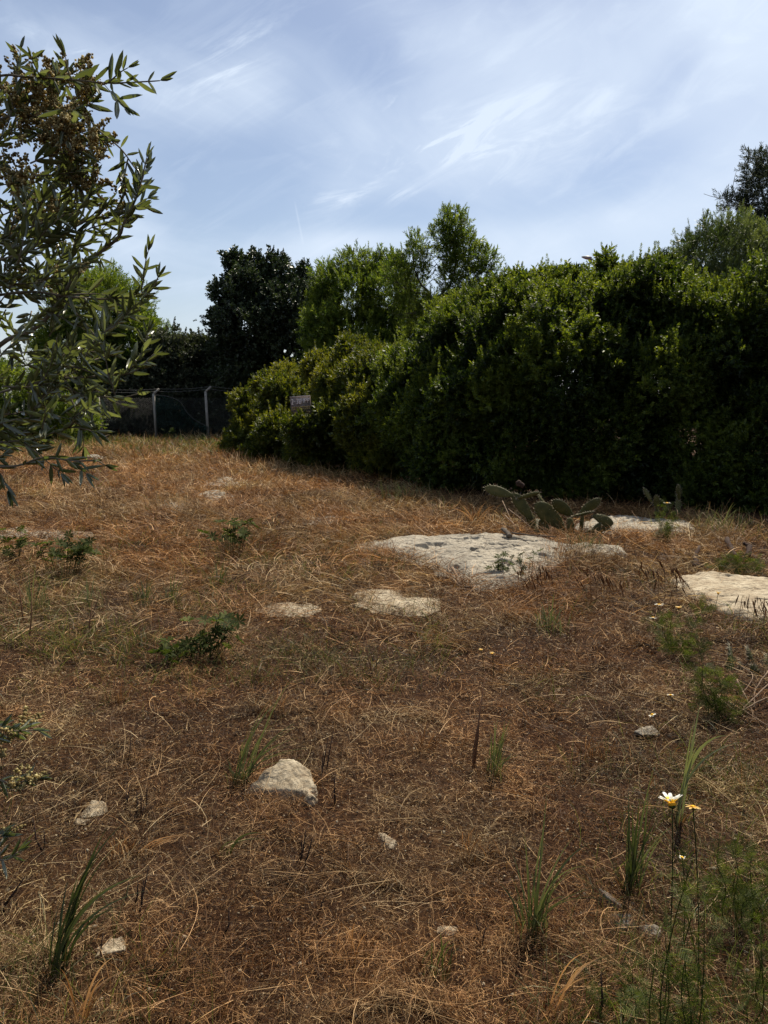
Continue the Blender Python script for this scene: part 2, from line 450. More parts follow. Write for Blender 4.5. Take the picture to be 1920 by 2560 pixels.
def smoothline(pts, n=4):
    """Catmull-Rom through points"""
    P = np.asarray(pts, float); P = np.vstack([2 * P[0] - P[1], P, 2 * P[-1] - P[-2]]); o = []
    for i in range(1, len(P) - 2):
        for k in range(n):
            t = k / n
            o.append(.5 * ((2 * P[i]) + (-P[i - 1] + P[i + 1]) * t + (2 * P[i - 1] - 5 * P[i] + 4 * P[i + 1] - P[i + 2]) * t ** 2 + (-P[i - 1] + 3 * P[i] - 3 * P[i + 1] + P[i + 2]) * t ** 3))
    o.append(P[-2]); return np.array(o)
def ribbon(mb, pts, width, t, side=None, fold=.25):
    """one grass blade: a folded ribbon along pts"""
    pts = np.asarray(pts, float); n = len(pts)
    T = unit(np.gradient(pts, axis=0))
    s = np.array(side if side is not None else rng.normal(size=3))
    S = unit(np.cross(T, s)); Nn = np.cross(S, T)
    u = np.linspace(0, 1, n)
    w = (width * np.clip(np.minimum(.55 + u * 1.5, 1), 0, 1) * np.clip((1 - u) * 2.2, 0.03, 1))[:, None]
    V = np.concatenate([pts - S * w / 2 + Nn * w * fold, pts, pts + S * w / 2 + Nn * w * fold])
    i = np.arange(n - 1)
    F = np.concatenate([np.stack([i, n + i, n + i + 1, i + 1], 1), np.stack([n + i, 2 * n + i, 2 * n + i + 1, n + i + 1], 1)])
    mb.add(V, F, np.tile(t if np.ndim(t) else np.full(n, t), 3))
def field(P, L, wid, az, el, daz, delv, nseg, tint, zmin=None):
    """many fibres at once: integrated centre lines with a tapering flat cross-section -> V, F, T"""
    k = len(P); step = (L / nseg)[:, None]
    pts = [P]; a = az.copy(); e = el.copy(); dirs = []
    for s in range(nseg):
        d = np.stack([np.cos(e) * np.sin(a), np.cos(e) * np.cos(a), np.sin(e)], 1); dirs.append(d)
        q = pts[-1] + d * step
        if zmin is not None: q[:, 2] = np.maximum(q[:, 2], zmin)
        pts.append(q)
        a = a + daz * rng.uniform(.3, 1.7, k); e = e + delv
    pts = np.stack(pts, 1); dirs.append(dirs[-1]); dirs = np.stack(dirs, 1)
    rnd = unit(rng.normal(size=(k, 3)))[:, None, :]
    S = unit(np.cross(dirs, np.broadcast_to(rnd, dirs.shape)))
    u = np.linspace(0, 1, nseg + 1)[None, :, None]
    w = wid[:, None, None] * (1 - .75 * u) * .5
    V = np.stack([pts - S * w, pts + S * w], 2).reshape(-1, 3)
    m = (nseg + 1) * 2; off = (np.arange(k) * m)[:, None, None]
    i = np.arange(nseg) * 2
    F = np.stack([i, i + 1, i + 3, i + 2], 1)
    return V, (F[None] + off).reshape(-1, 4), np.repeat(tint, m)

# ------------------------------------------------------------------ ground
radii = [0.0]
r = .35
while r < 70: radii.append(r); r *= 1.017
while r < 6000: radii.append(r); r *= 1.25
radii = np.array(radii); na = 360
A = np.linspace(0, 2 * np.pi, na, endpoint=False)
RR, AA = np.meshgrid(radii, A, indexing='ij')
X, Y = RR * np.sin(AA), RR * np.cos(AA)
Z = gz(X, Y) + (fbm(X / .12, Y / .12, o=3, s=21) - .5) * .022 * np.clip((25 - RR) / 10, 0, 1)
V = np.stack([X, Y, Z], 2).reshape(-1, 3)
i, j = np.meshgrid(np.arange(len(radii) - 1), np.arange(na), indexing='ij'); i = i.ravel(); j = j.ravel(); j2 = (j + 1) % na
F = np.stack([i * na + j, i * na + j2, (i + 1) * na + j2, (i + 1) * na + j], 1)[na:]
tri = np.stack([np.zeros(na, int), na + np.arange(na), na + (np.arange(na) + 1) % na], 1)
g = mesh_obj('ground', V, [F[:, ::-1], tri[:, ::-1]], M['soil'], smooth=True)
tag(g, kind='structure')

# ------------------------------------------------------------------ rocks
SLABS = []      # ground polygons kept mostly clear of litter
def inside(poly, x, y):
    x = np.asarray(x); y = np.asarray(y); c = np.zeros(x.shape, bool); n = len(poly)
    for a in range(n):
        x1, y1 = poly[a]; x2, y2 = poly[(a + 1) % n]
        cond = ((y1 > y) != (y2 > y)) & (x < (x2 - x1) * (y - y1) / (y2 - y1 + 1e-12) + x1)
        c ^= cond
    return c
def edgedist(poly, x, y):
    d = np.full(np.shape(x), 1e9); n = len(poly)
    for a in range(n):
        ax, ay = poly[a]; bx, by = poly[(a + 1) % n]
        ex, ey = bx - ax, by - ay
        t = np.clip(((x - ax) * ex + (y - ay) * ey) / (ex * ex + ey * ey + 1e-12), 0, 1)
        d = np.minimum(d, np.hypot(x - ax - t * ex, y - ay - t * ey))
    return d
def slab(name, label, pix, hgt, edge, mat='rock', rough=.02, clear=.97, cat='rock', res=220, tilt=0.0):
    P = np.array([gp(*q)[:2] for q in pix])
    SLABS.append((P, clear))
    mn, mxx = P.min(0) - .15, P.max(0) + .15
    nx = res; ny = max(20, int(res * (mxx[1] - mn[1]) / (mxx[0] - mn[0]))); ny = min(ny, res * 2)
    gx, gy = np.meshgrid(np.linspace(mn[0], mxx[0], nx), np.linspace(mn[1], mxx[1], ny), indexing='ij')
    wx = gx + (fbm(gx / .25, gy / .25, o=4, s=31) - .5) * .22; wy = gy + (fbm(gx / .25, gy / .25, o=4, s=35) - .5) * .30
    ins = inside(P, wx, wy); d = edgedist(P, wx, wy) * np.where(ins, 1, -1)
    sdd = np.clip(d / edge, -1.5, 1)
    prof = np.where(sdd > 0, np.sin(np.clip(sdd, 0, 1) * np.pi / 2) ** .7, sdd)
    base = P.mean(0); bz = float(gz(base[0], base[1]))
    zz = bz + hgt * prof + .012
    zz = zz + np.where(d > 0, 1, 0) * ((fbm(gx / .45, gy / .3, o=5, s=41) - .5) * rough * 3 + (fbm(gx / .05, gy / .04, o=4, s=47) - .5) * rough * .7)
    # solution pits
    pit = np.clip((fbm(gx / .22, gy / .11, o=4, s=55) - .62) * 9, 0, 1); zz = zz - pit * rough * 1.4 * (d > .05)
    lay = fbm(gx / .5, gy / .16, o=4, s=58) * 5; crk = np.exp(-((lay - np.round(lay)) / .05) ** 2); zz = zz - crk * rough * .45 * (d > .03)
    pits2 = np.clip((fbm(gx / .035, gy / .03, o=2, s=59) - .70) * 8, 0, 1); zz = zz - pits2 * rough * .25
    zz = zz + tilt * (gy - base[1])
    keep = d > -edge * 1.4
    V = np.stack([gx, gy, zz], 2).reshape(-1, 3)
    ii, jj = np.meshgrid(np.arange(nx - 1), np.arange(ny - 1), indexing='ij'); ii = ii.ravel(); jj = jj.ravel()
    F = np.stack([ii * ny + jj, (ii + 1) * ny + jj, (ii + 1) * ny + jj + 1, ii * ny + jj + 1], 1)
    kk = keep.ravel(); F = F[kk[F].all(1)]
    used = np.unique(F); remap = -np.ones(len(V), int); remap[used] = np.arange(len(used))
    o = mesh_obj(name, V[used], remap[F], M[mat], smooth=True, base=(base[0], base[1], bz))
    return tag(o, label, cat)
def icosphere(n):
    import bmesh
    bm = bmesh.new(); bmesh.ops.create_icosphere(bm, subdivisions=n, radius=1)
    V = np.array([v.co[:] for v in bm.verts]); F = np.array([[v.index for v in f.verts] for f in bm.faces]); bm.free()
    return V, F
ICO5 = icosphere(5); ICO1 = icosphere(1); ICO3 = icosphere(3)
def hull(points, cuts=4):
    import bmesh
    bm = bmesh.new()
    for p in points: bm.verts.new(p)
    r = bmesh.ops.convex_hull(bm, input=bm.verts[:])
    for v in [v for v in bm.verts if not v.link_faces]: bm.verts.remove(v)
    bmesh.ops.triangulate(bm, faces=bm.faces[:])
    for c in range(cuts):
        bmesh.ops.subdivide_edges(bm, edges=bm.edges[:], cuts=1, use_grid_fill=True)
        if c in (1,): bmesh.ops.smooth_vert(bm, verts=bm.verts[:], factor=.18, use_axis_x=True, use_axis_y=True, use_axis_z=True)
    bmesh.ops.triangulate(bm, faces=bm.faces[:])
    bm.normal_update(); bm.verts.index_update()
    V = np.array([v.co[:] for v in bm.verts]); F = np.array([[v.index for v in f.verts] for f in bm.faces]); Nn = np.array([v.normal[:] for v in bm.verts]); bm.free()
    return V, F, Nn
def roughen(V, Nn, size, seed):
    k = size
    return V + Nn * ((fbm(V[:, 0] / k * 4 + seed, V[:, 1] / k * 4, V[:, 2] / k * 4, 4, seed) - .5) * .16 * k + (fbm(V[:, 0] / k * 16 + seed, V[:, 1] / k * 16, V[:, 2] / k * 16, 4, seed + 5) - .5) * .07 * k)[:, None]
def stone(name, label, px, py, size, mat='rock_warm', seed=1, sink=.35, yaw=0.0, facets=9, cat='stone', pts=None):
    r_ = np.random.default_rng(seed)
    b = gp(px, py)
    if pts is None:
        P = unit(r_.normal(size=(11, 3))) * np.array(size) / 2 * r_.uniform(.85, 1.2, (11, 1))
        c, s_ = math.cos(yaw), math.sin(yaw)
        P = P @ np.array([[c, s_, 0], [-s_, c, 0], [0, 0, 1]]) + b + np.array([0, 0, size[2] / 2 * (1 - 2 * sink)])
    else: P = np.array(pts)
    V, F, Nn = hull(P, 4)
    V = roughen(V, Nn, min(size), seed)
    o = mesh_obj(name, V, F, M[mat], smooth=True, base=b)
    return tag(o, label, cat)

slab('limestone_slab', 'largest flat grey limestone slab, in front of the big prickly pear', [(905, 1368), (960, 1357), (1060, 1351), (1200, 1349), (1330, 1351), (1430, 1372), (1400, 1400), (1320, 1425), (1270, 1462), (1205, 1468), (1160, 1440), (1110, 1425), (1050, 1408), (985, 1395)], .055, .22, rough=.030, clear=.975, res=520)
slab('limestone_slab', 'pale flat rock half in shade behind the prickly pear', [(1440, 1312), (1500, 1300), (1560, 1295), (1640, 1300), (1725, 1306), (1740, 1325), (1690, 1338), (1590, 1335), (1500, 1330), (1440, 1326)], .04, .14, clear=.85)
slab('limestone_slab', 'bright cream rock slab cut by the right edge, seed heads in front of it', [(1690, 1458), (1760, 1447), (1850, 1452), (1990, 1462), (2100, 1500), (2050, 1545), (1920, 1555), (1830, 1540), (1770, 1515), (1720, 1490)], .06, .12, mat='rock_warm', rough=.016, clear=.98, res=340)
slab('limestone_slab', 'small cream rock patch showing through straw below the largest slab', [(925, 1490), (960, 1486), (1010, 1496), (1050, 1502), (1055, 1518), (1015, 1528), (965, 1520), (935, 1508)], .012, .12, mat='rock_warm', rough=.016, clear=.8)
slab('limestone_slab', 'thin bleached rock patch left of the cream patch in the thatch', [(662, 1514), (690, 1502), (740, 1504), (795, 1512), (785, 1526), (720, 1530), (680, 1524)], .012, .12, mat='rock_warm', rough=.012, clear=.85)
slab('limestone_slab', 'low whitish rock seam in tall dry grass, nearer the fence', [(485, 1240), (540, 1230), (582, 1236), (575, 1250), (520, 1254)], .03, .3, clear=.6)
slab('limestone_slab', 'farthest pale rock seam in the dry grass, just above the seam nearer the fence', [(535, 1202), (560, 1196), (585, 1200), (578, 1214), (540, 1214)], .03, .3, clear=.55)
slab('limestone_slab', 'long faint rock ledge in dry grass at the left edge', [(-40, 1322), (60, 1318), (150, 1325), (240, 1334), (230, 1345), (90, 1344), (-40, 1344)], .02, .2, clear=.3)
slab('limestone_slab', 'narrow rock streak between the left ledge and the whitish seam', [(395, 1268), (440, 1260), (478, 1266), (470, 1276), (410, 1280)], .02, .25, clear=.45)
slab('limestone_slab', 'small rocky knob of grey stone right of the prickly pear foot', [(1390, 1376), (1440, 1366), (1500, 1368), (1552, 1374), (1560, 1392), (1500, 1398), (1430, 1392)], .06, .12, clear=.6)
slab('limestone_slab', 'thin rock streak amid grass left of the largest slab', [(790, 1296), (830, 1292), (868, 1296), (850, 1304), (800, 1305)], .02, .2, clear=.6)
D0 = gp(700, 1985)[1]
stone('field_stone', 'wedge-shaped cream and grey stone beside the green tuft in the foreground', 700, 1985, (.30, .24, .14), 'rock_warm', 5, .28, .35,
      pts=[at(735, 1896, D0 + .10), at(706, 1900, D0 + .08), at(752, 1912, D0 + .06), at(662, 1926, D0 + .05), at(775, 1926, D0 + .06), at(790, 1965, D0), at(630, 1958, D0 + .02), at(612, 1986, D0), at(660, 1975, D0 - .04), at(745, 1975, D0 - .06),
           at(800, 2005, D0 - .03), at(610, 2060, D0), at(660, 2070, D0 - .05), at(760, 2080, D0 - .07), at(810, 2070, D0 - .03), at(640, 1990, D0 + .18), at(700, 1915, D0 + .16), at(780, 1955, D0 + .16)])
stone('field_stone', 'brown-stained lower shoulder of stone right of the cream wedge stone', 775, 2008, (.13, .10, .07), 'rock_warm', 9, .3, .2)
stone('field_stone', 'cream tilted stone in the thatch at lower left above the big green blades', 238, 2030, (.115, .09, .07), 'rock_warm', 12, .35, .5)
stone('field_stone', 'dusty flat stone just below left of the cream tilted stone', 200, 2060, (.08, .05, .03), 'rock_warm', 18, .3, .5)
stone('field_stone', 'mottled stone half buried in litter near the picture centre bottom', 958, 2115, (.11, .10, .055), 'rock_warm', 13, .4, .1)
stone('field_stone', 'pale flat stone beneath the large green blades at lower left', 285, 2375, (.115, .09, .05), 'rock_warm', 14, .45, .8)
stone('field_stone', 'dark-shaded grey stone in bare thatch right of centre', 1615, 1838, (.13, .09, .06), 'rock', 15, .3, .3)
stone('field_stone', 'grey cracked stone at foot of the thick green tuft', 1515, 2262, (.12, .07, .055), 'rock_grey', 16, .35, -.6)
stone('field_stone', 'second grey cracked stone, lower right of the one at the tuft foot', 1560, 2305, (.09, .08, .04), 'rock_grey', 17, .4, .2)
stone('field_stone', 'chalky stone in the weeds at lower right', 1620, 2335, (.08, .07, .05), 'rock', 19, .35, .9)
stone('field_stone', 'rounded white rock beyond the lowest olive twig on the left', 238, 1148, (.75, .4, .35), 'rock', 20, .5, .0)
stone('field_stone', 'crumbly ochre stone in the gravel at bottom centre right', 1120, 2330, (.07, .06, .03), 'rock_warm', 22, .4, .0)
stone('field_stone', 'cream flat chip below the broad-leaved plant', 478, 1700, (.05, .035, .015), 'rock_warm', 23, .3, .4)

SLABS.append((np.array([gp(*q)[:2] for q in [(1290, 1300), (1540, 1300), (1545, 1345), (1500, 1362), (1300, 1352)]]), .88))
SLABS.append((np.array([gp(*q)[:2] for q in [(1620, 1285), (1710, 1285), (1710, 1300), (1620, 1300)]]), .9))
def clearmask(x, y):
    """True where litter may lie"""
    k = np.ones(len(x), bool)
    for P, c in SLABS:
        near = (x > P[:, 0].min()) & (x < P[:, 0].max()) & (y > P[:, 1].min()) & (y < P[:, 1].max())
        idx = np.where(near & k)[0]
        if len(idx):
            wx = x[idx] + (fbm(x[idx] / .25, y[idx] / .25, o=4, s=31) - .5) * .22; wy = y[idx] + (fbm(x[idx] / .25, y[idx] / .25, o=4, s=35) - .5) * .30
            ins = inside(P, wx, wy)
            dd = edgedist(P, wx[ins], wy[ins]); idx = idx[ins]
            k[idx] = rng.random(len(idx)) > c * np.clip(.25 + dd / .09, 0, 1)
    return k
# foot line of the hedge in plan, from the photograph: grass stops there
HEDGE = np.array([gp(*q)[:2] for q in [(560, 1108), (600, 1140), (650, 1165), (760, 1185), (943, 1218), (1116, 1268), (1330, 1290), (1531, 1298), (1723, 1312), (1882, 1336), (2300, 1400)]])
def hedge_side(x, y):
    """positive in front of the hedge foot (towards the camera)"""
    hy = np.interp(x, HEDGE[:, 0], HEDGE[:, 1], left=60, right=8)
    return hy - y

# ------------------------------------------------------------------ ground cover (stuff)
def scatter_xy(n, r0, r1, p=1.0):
    u = rng.random(n)
    if abs(p - 1) < 1e-6: r = r0 * (r1 / r0) ** u
    else: r = (r0 ** (1 - p) + u * (r1 ** (1 - p) - r0 ** (1 - p))) ** (1 / (1 - p))
    half = np.where(rng.random(n) < .86, math.radians(33), math.radians(58))
    a = rng.uniform(-1, 1, n) * half
    return r * np.sin(a), r * np.cos(a), r
def cover(name, n, r0, r1, p, fn, mat):
    x, y, r = scatter_xy(n, r0, r1, p)
    wx = (fbm(x / .16, y / .16, o=2, s=201) - .5) * .16 + (fbm(x / .55, y / .55, o=2, s=205) - .5) * .4; wy = (fbm(x / .16 + 50, y / .16, o=2, s=203) - .5) * .16 + (fbm(x / .55 + 50, y / .55, o=2, s=207) - .5) * .4
    x, y = x + wx, y + wy; r = np.hypot(x, y)
    k = clearmask(x, y) & (hedge_side(x, y) > -1.2)
    x, y, r = x[k], y[k], r[k]
    V, F, T = fn(x, y, r)
    o = mesh_obj(name, V, F, mat, tint=T)
    return tag(o, kind='stuff')
TALL = lambda x, y: np.clip(.55 * np.clip(1 - np.abs(x - 2.3) / 1.8, 0, 1) ** .5 * np.clip(1 - np.abs(y - 6.9) / 2.2, 0, 1) ** .5 * (fbm(x / .5, y / .5, o=2, s=63) > .42) + np.clip((y - 4.6 - .55 * np.clip(x + .4, 0, 9) + (fbm(x / .8, y / .8, o=3, s=61) - .5) * 3.2) / 2.4, 0, 1), 0, 1)   # where tall dry grass takes over
def thatch(x, y, r):
    k = len(x); w = np.maximum(.0008, r * .00038) * rng.uniform(.7, 1.5, k)
    z = gz(x, y) + rng.uniform(-.004, .03, k) * (1 + fbm(x / .3, y / .3, s=5))
    patch = fbm(x / .5, y / .5, o=3, s=71)
    t = np.clip(rng.beta(1.3, 1.9, k) * 1.0 + (patch - .5) * 1.0, 0, 1)
    br = rng.random(k) < .12; t[br] = rng.uniform(.8, 1, br.sum())
    L = rng.uniform(.015, .065, k) * np.clip(r / 2.6, 1, 3)
    return field(np.stack([x, y, z], 1), L, w, rng.uniform(0, 6.28, k), rng.normal(.25, .35, k), rng.normal(0, .38, k), rng.normal(-.12, .18, k), 5, t)
cover('matted_thatch', 400000, 1.35, 13, 1.0, thatch, M['thatch'])
def lying(x, y, r):
    k = len(x); w = np.maximum(.0010, r * .00046) * rng.uniform(.7, 1.5, k)
    flow = fbm(x / 1.3, y / 1.3, o=2, s=81) * 9
    t = np.clip(rng.beta(2.2, 1.7, k) + (fbm(x / .7, y / .7, o=2, s=83) - .5) * .5, 0, 1)
    L = rng.uniform(.05, .24, k); lg = rng.random(k) < .12; L[lg] *= 1.7; t[lg] = rng.uniform(.8, 1, lg.sum())
    return field(np.stack([x, y, gz(x, y) + rng.uniform(.005, .05, k)], 1), L, w, flow + rng.normal(0, .9, k), rng.normal(.2, .2, k), rng.normal(0, .12, k), rng.normal(-.07, .05, k), 6, t)
cover('fallen_straw', 13500, 1.35, 16, 1.0, lying, M['straw'])
def flakes(x, y, r):
    k = len(x); s = np.maximum(.0017, r * .0009) * rng.uniform(.5, 1.7, k)
    P = np.stack([x, y, gz(x, y) + rng.uniform(.004, .022, k)], 1)
    R = frames(unit(np.stack([rng.normal(0, .5, k), rng.normal(0, .5, k), np.ones(k)], 1)))
    q = np.array([[-1, -.5, 0], [1, -.5, 0], [.8, .6, .3], [-.7, .5, .1]])
    V = np.einsum('kij,mj->kmi', R, q) * s[:, None, None] + P[:, None]
    F = np.arange(k * 4).reshape(k, 4)
    t = np.clip(rng.beta(1.4, 2.6, k) + .08, 0, 1)
    return V.reshape(-1, 3), F, np.repeat(t, 4)
cover('leaf_litter', 170000, 1.35, 9, 1.1, flakes, M['flake'])
def standing(x, y, r):
    tall = TALL(x, y); keep = rng.random(len(x)) < (.14 + tall * np.clip(.15 + 1.8 * (fbm(x / .35, y / .35, o=3, s=91) - .15), .12, 1))
    x, y, r, tall = x[keep], y[keep], r[keep], tall[keep]
    k = len(x); w = np.maximum(.0018, r * .00048) * rng.uniform(.7, 1.5, k)
    wind = fbm(x / 1.1, y / 1.1, o=2, s=95) * 12
    L = (.10 + .20 * tall * fbm(x / .6, y / .6, o=2, s=97)) * rng.uniform(.6, 1.5, k) * (1 + .5 * np.clip((y - 12) / 10, 0, 1))
    gold = np.clip((y - 6) / 8, 0, 1)
    t = np.clip(rng.beta(2, 2.2, k) * .85 + gold * .10 + (fbm(x / 1.4, y / 1.4, o=3, s=99) - .5) * .6, 0, 1)
    return field(np.stack([x, y, gz(x, y) - .01], 1), L, w, wind + rng.normal(0, 1.0, k), rng.normal(1.0, .32, k), rng.normal(0, .10, k), rng.normal(-.20, .12, k), 5, t)
cover('dry_grass', 210000, 1.6, 31, 0.75, standing, M['hay'])
def bent(x, y, r):      # matted lying hay in the tall zone
    tall = TALL(x, y); keep = rng.random(len(x)) < tall
    x, y, r = x[keep], y[keep], r[keep]
    k = len(x); w = np.maximum(.002, r * .00050) * rng.uniform(.7, 1.5, k)
    wind = fbm(x / .9, y / .9, o=2, s=105) * 10
    t = np.clip(rng.beta(2, 2.0, k) + (fbm(x / 1.0, y / 1.0, o=3, s=107) - .5) * .6, 0, 1)
    return field(np.stack([x, y, gz(x, y) + rng.uniform(0, .10, k)], 1), rng.uniform(.10, .30, k), w, wind + rng.normal(0, .8, k), rng.normal(.2, .3, k), rng.normal(0, .2, k), rng.normal(-.1, .1, k), 4, t)
cover('matted_hay', 90000, 4, 30, 1.0, bent, M['hay'])
def greens(x, y, r):
    hs = hedge_side(x, y)
    gfac = np.clip((y - 20) / 6, 0, .75) + np.clip(1 - np.abs(hs - .1) / 1.3, 0, 1) * .55 + np.clip((fbm(x / .9, y / .9, o=2, s=111) - .60) * 6, 0, 1) * .22 \
        + np.clip((fbm(x / .6, y / .6, o=3, s=115) - .42) * 5, 0, 1) * .9 * (x < .4) * np.clip((y - 3.6), 0, 1) * np.clip((10 - y) / 3, 0, 1) + np.clip((x - .9) / .6, 0, 1) * np.clip((3.4 - y) / 1.0, 0, 1) * .45 + np.clip((fbm(x / .5 + 40, y / .5, o=2, s=113) - .62) * 7, 0, 1) * .4 * np.clip((7 - y) / 2, 0, 1) * (x > 1.2)
    keep = rng.random(len(x)) < gfac
    x, y, r = x[keep], y[keep], r[keep]; k = len(x)
    w = np.maximum(.0020, r * .00055) * rng.uniform(.7, 1.5, k)
    t = np.clip(rng.beta(2, 2, k) + (fbm(x / 1., y / 1., s=117) - .5) * .6, 0, 1)
    L = rng.uniform(.07, .24, k) * (1 + .4 * np.clip((y - 15) / 10, 0, 1))
    return field(np.stack([x, y, gz(x, y) - .01], 1), L, w, rng.uniform(0, 6.28, k), rng.normal(1.15, .25, k), rng.normal(0, .12, k), rng.normal(-.22, .15, k), 5, t)
cover('green_grass', 120000, 1.4, 34, 0.9, greens, M['green_grass'])
def fargreens(x, y, r):
    keep = (rng.random(len(x)) < np.clip((y - 20.5) / 5, 0, 1) * np.clip(.2 + 2.5 * (fbm(x / 1.2, y / 1.2, o=3, s=131) - .3), .1, 1)) & (y < 30.5)
    x, y, r = x[keep], y[keep], r[keep]; k = len(x)
    w = r * .0006 * rng.uniform(.7, 1.5, k); t = np.clip(rng.beta(2, 2, k) + (fbm(x / .8, y / .8, s=117) - .5) * .8, 0, 1)
    L = rng.uniform(.12, .42, k) * (.5 + fbm(x / 1.5, y / 1.5, s=133))
    return field(np.stack([x, y, gz(x, y) - .01], 1), L, w, rng.uniform(0, 6.28, k), rng.normal(1.15, .25, k), rng.normal(0, .12, k), rng.normal(-.22, .15, k), 4, t)
cover('weedy_grass', 60000, 20, 33, -1.0, fargreens, M['green_grass'])
def stalks(x, y, r):
    k = len(x)
    return field(np.stack([x, y, gz(x, y) - .01], 1), rng.uniform(.03, .13, k), np.maximum(.0022, r * .0009) * rng.uniform(.7, 1.3, k), rng.uniform(0, 6.28, k), rng.normal(1.35, .2, k), np.zeros(k), rng.normal(0, .05, k), 3, np.clip(rng.normal(.15, .12, k), 0, 1))
cover('stubble', 3200, 1.6, 9, 1.0, stalks, M['thatch'])
def pebbles():
    mb = MB(); n = 900
    x, y, r = scatter_xy(n, 1.4, 7, 1.4)
    P = np.stack([x, y, gz(x, y) + .012], 1)
    S = rng.uniform(.002, .0065, (n, 1)) * rng.uniform(.4, 1.4, (n, 3))
    V0, F0 = ICO1
    inst(mb, V0, [F0], np.zeros(len(V0)), frames(rng.normal(size=(n, 3))), S, P)
    tag(mb.build('gravel', M['rock_warm'], smooth=False), kind='stuff')
pebbles()

# ------------------------------------------------------------------ leaf clusters
def leafquad(L, Wd, fold=.25, mid=.45):
    V = np.array([[0, 0, 0], [-Wd / 2, fold * Wd, L * mid], [0, -.15 * L, L], [Wd / 2, fold * Wd, L * mid]], float)
    return V
def cluster(kind, seed):
    r_ = np.random.default_rng(seed)
    Vs, Fs, Ts = [], [], []
    spec = {'mastic': (17, .12, .046, .019, (.9, 1.6)), 'almond': (16, .22, .080, .020, (.6, 1.3)), 'carob': (16, .20, .065, .042, (.9, 1.6)),
            'fine': (22, .19, .060, .011, (.4, 1.2)), 'coarse': (12, .30, .09, .045, (.5, 1.2))}[kind]
    n, LL, l, w, ang = spec
    for i in range(n):
        t = (i + 1) / n; z = LL * (.08 + .92 * t); az = i * 2.4 + r_.normal(0, .3)
        th = r_.uniform(*ang) * (1 - .45 * t)
        d = np.array([math.sin(th) * math.cos(az), math.sin(th) * math.sin(az), math.cos(th)])
        lv = leafquad(l * r_.uniform(.7, 1.2), w * r_.uniform(.8, 1.2))
        R = frames(d[None], np.array([r_.uniform(0, 6.28)]))[0]
        Vs.append(lv @ R.T + np.array([0, 0, z])); Fs.append(np.array([[0, 1, 2, 3]]) + 4 * i)
        Ts.append(np.full(4, np.clip(r_.normal(.45 + .2 * t, .16), 0, 1)))
    return np.concatenate(Vs), [np.concatenate(Fs)], np.concatenate(Ts)
CL = {k: [cluster(k, 100 + 7 * i + len(k)) for i in range(5)] for k in ('mastic', 'almond', 'carob', 'fine', 'coarse')}
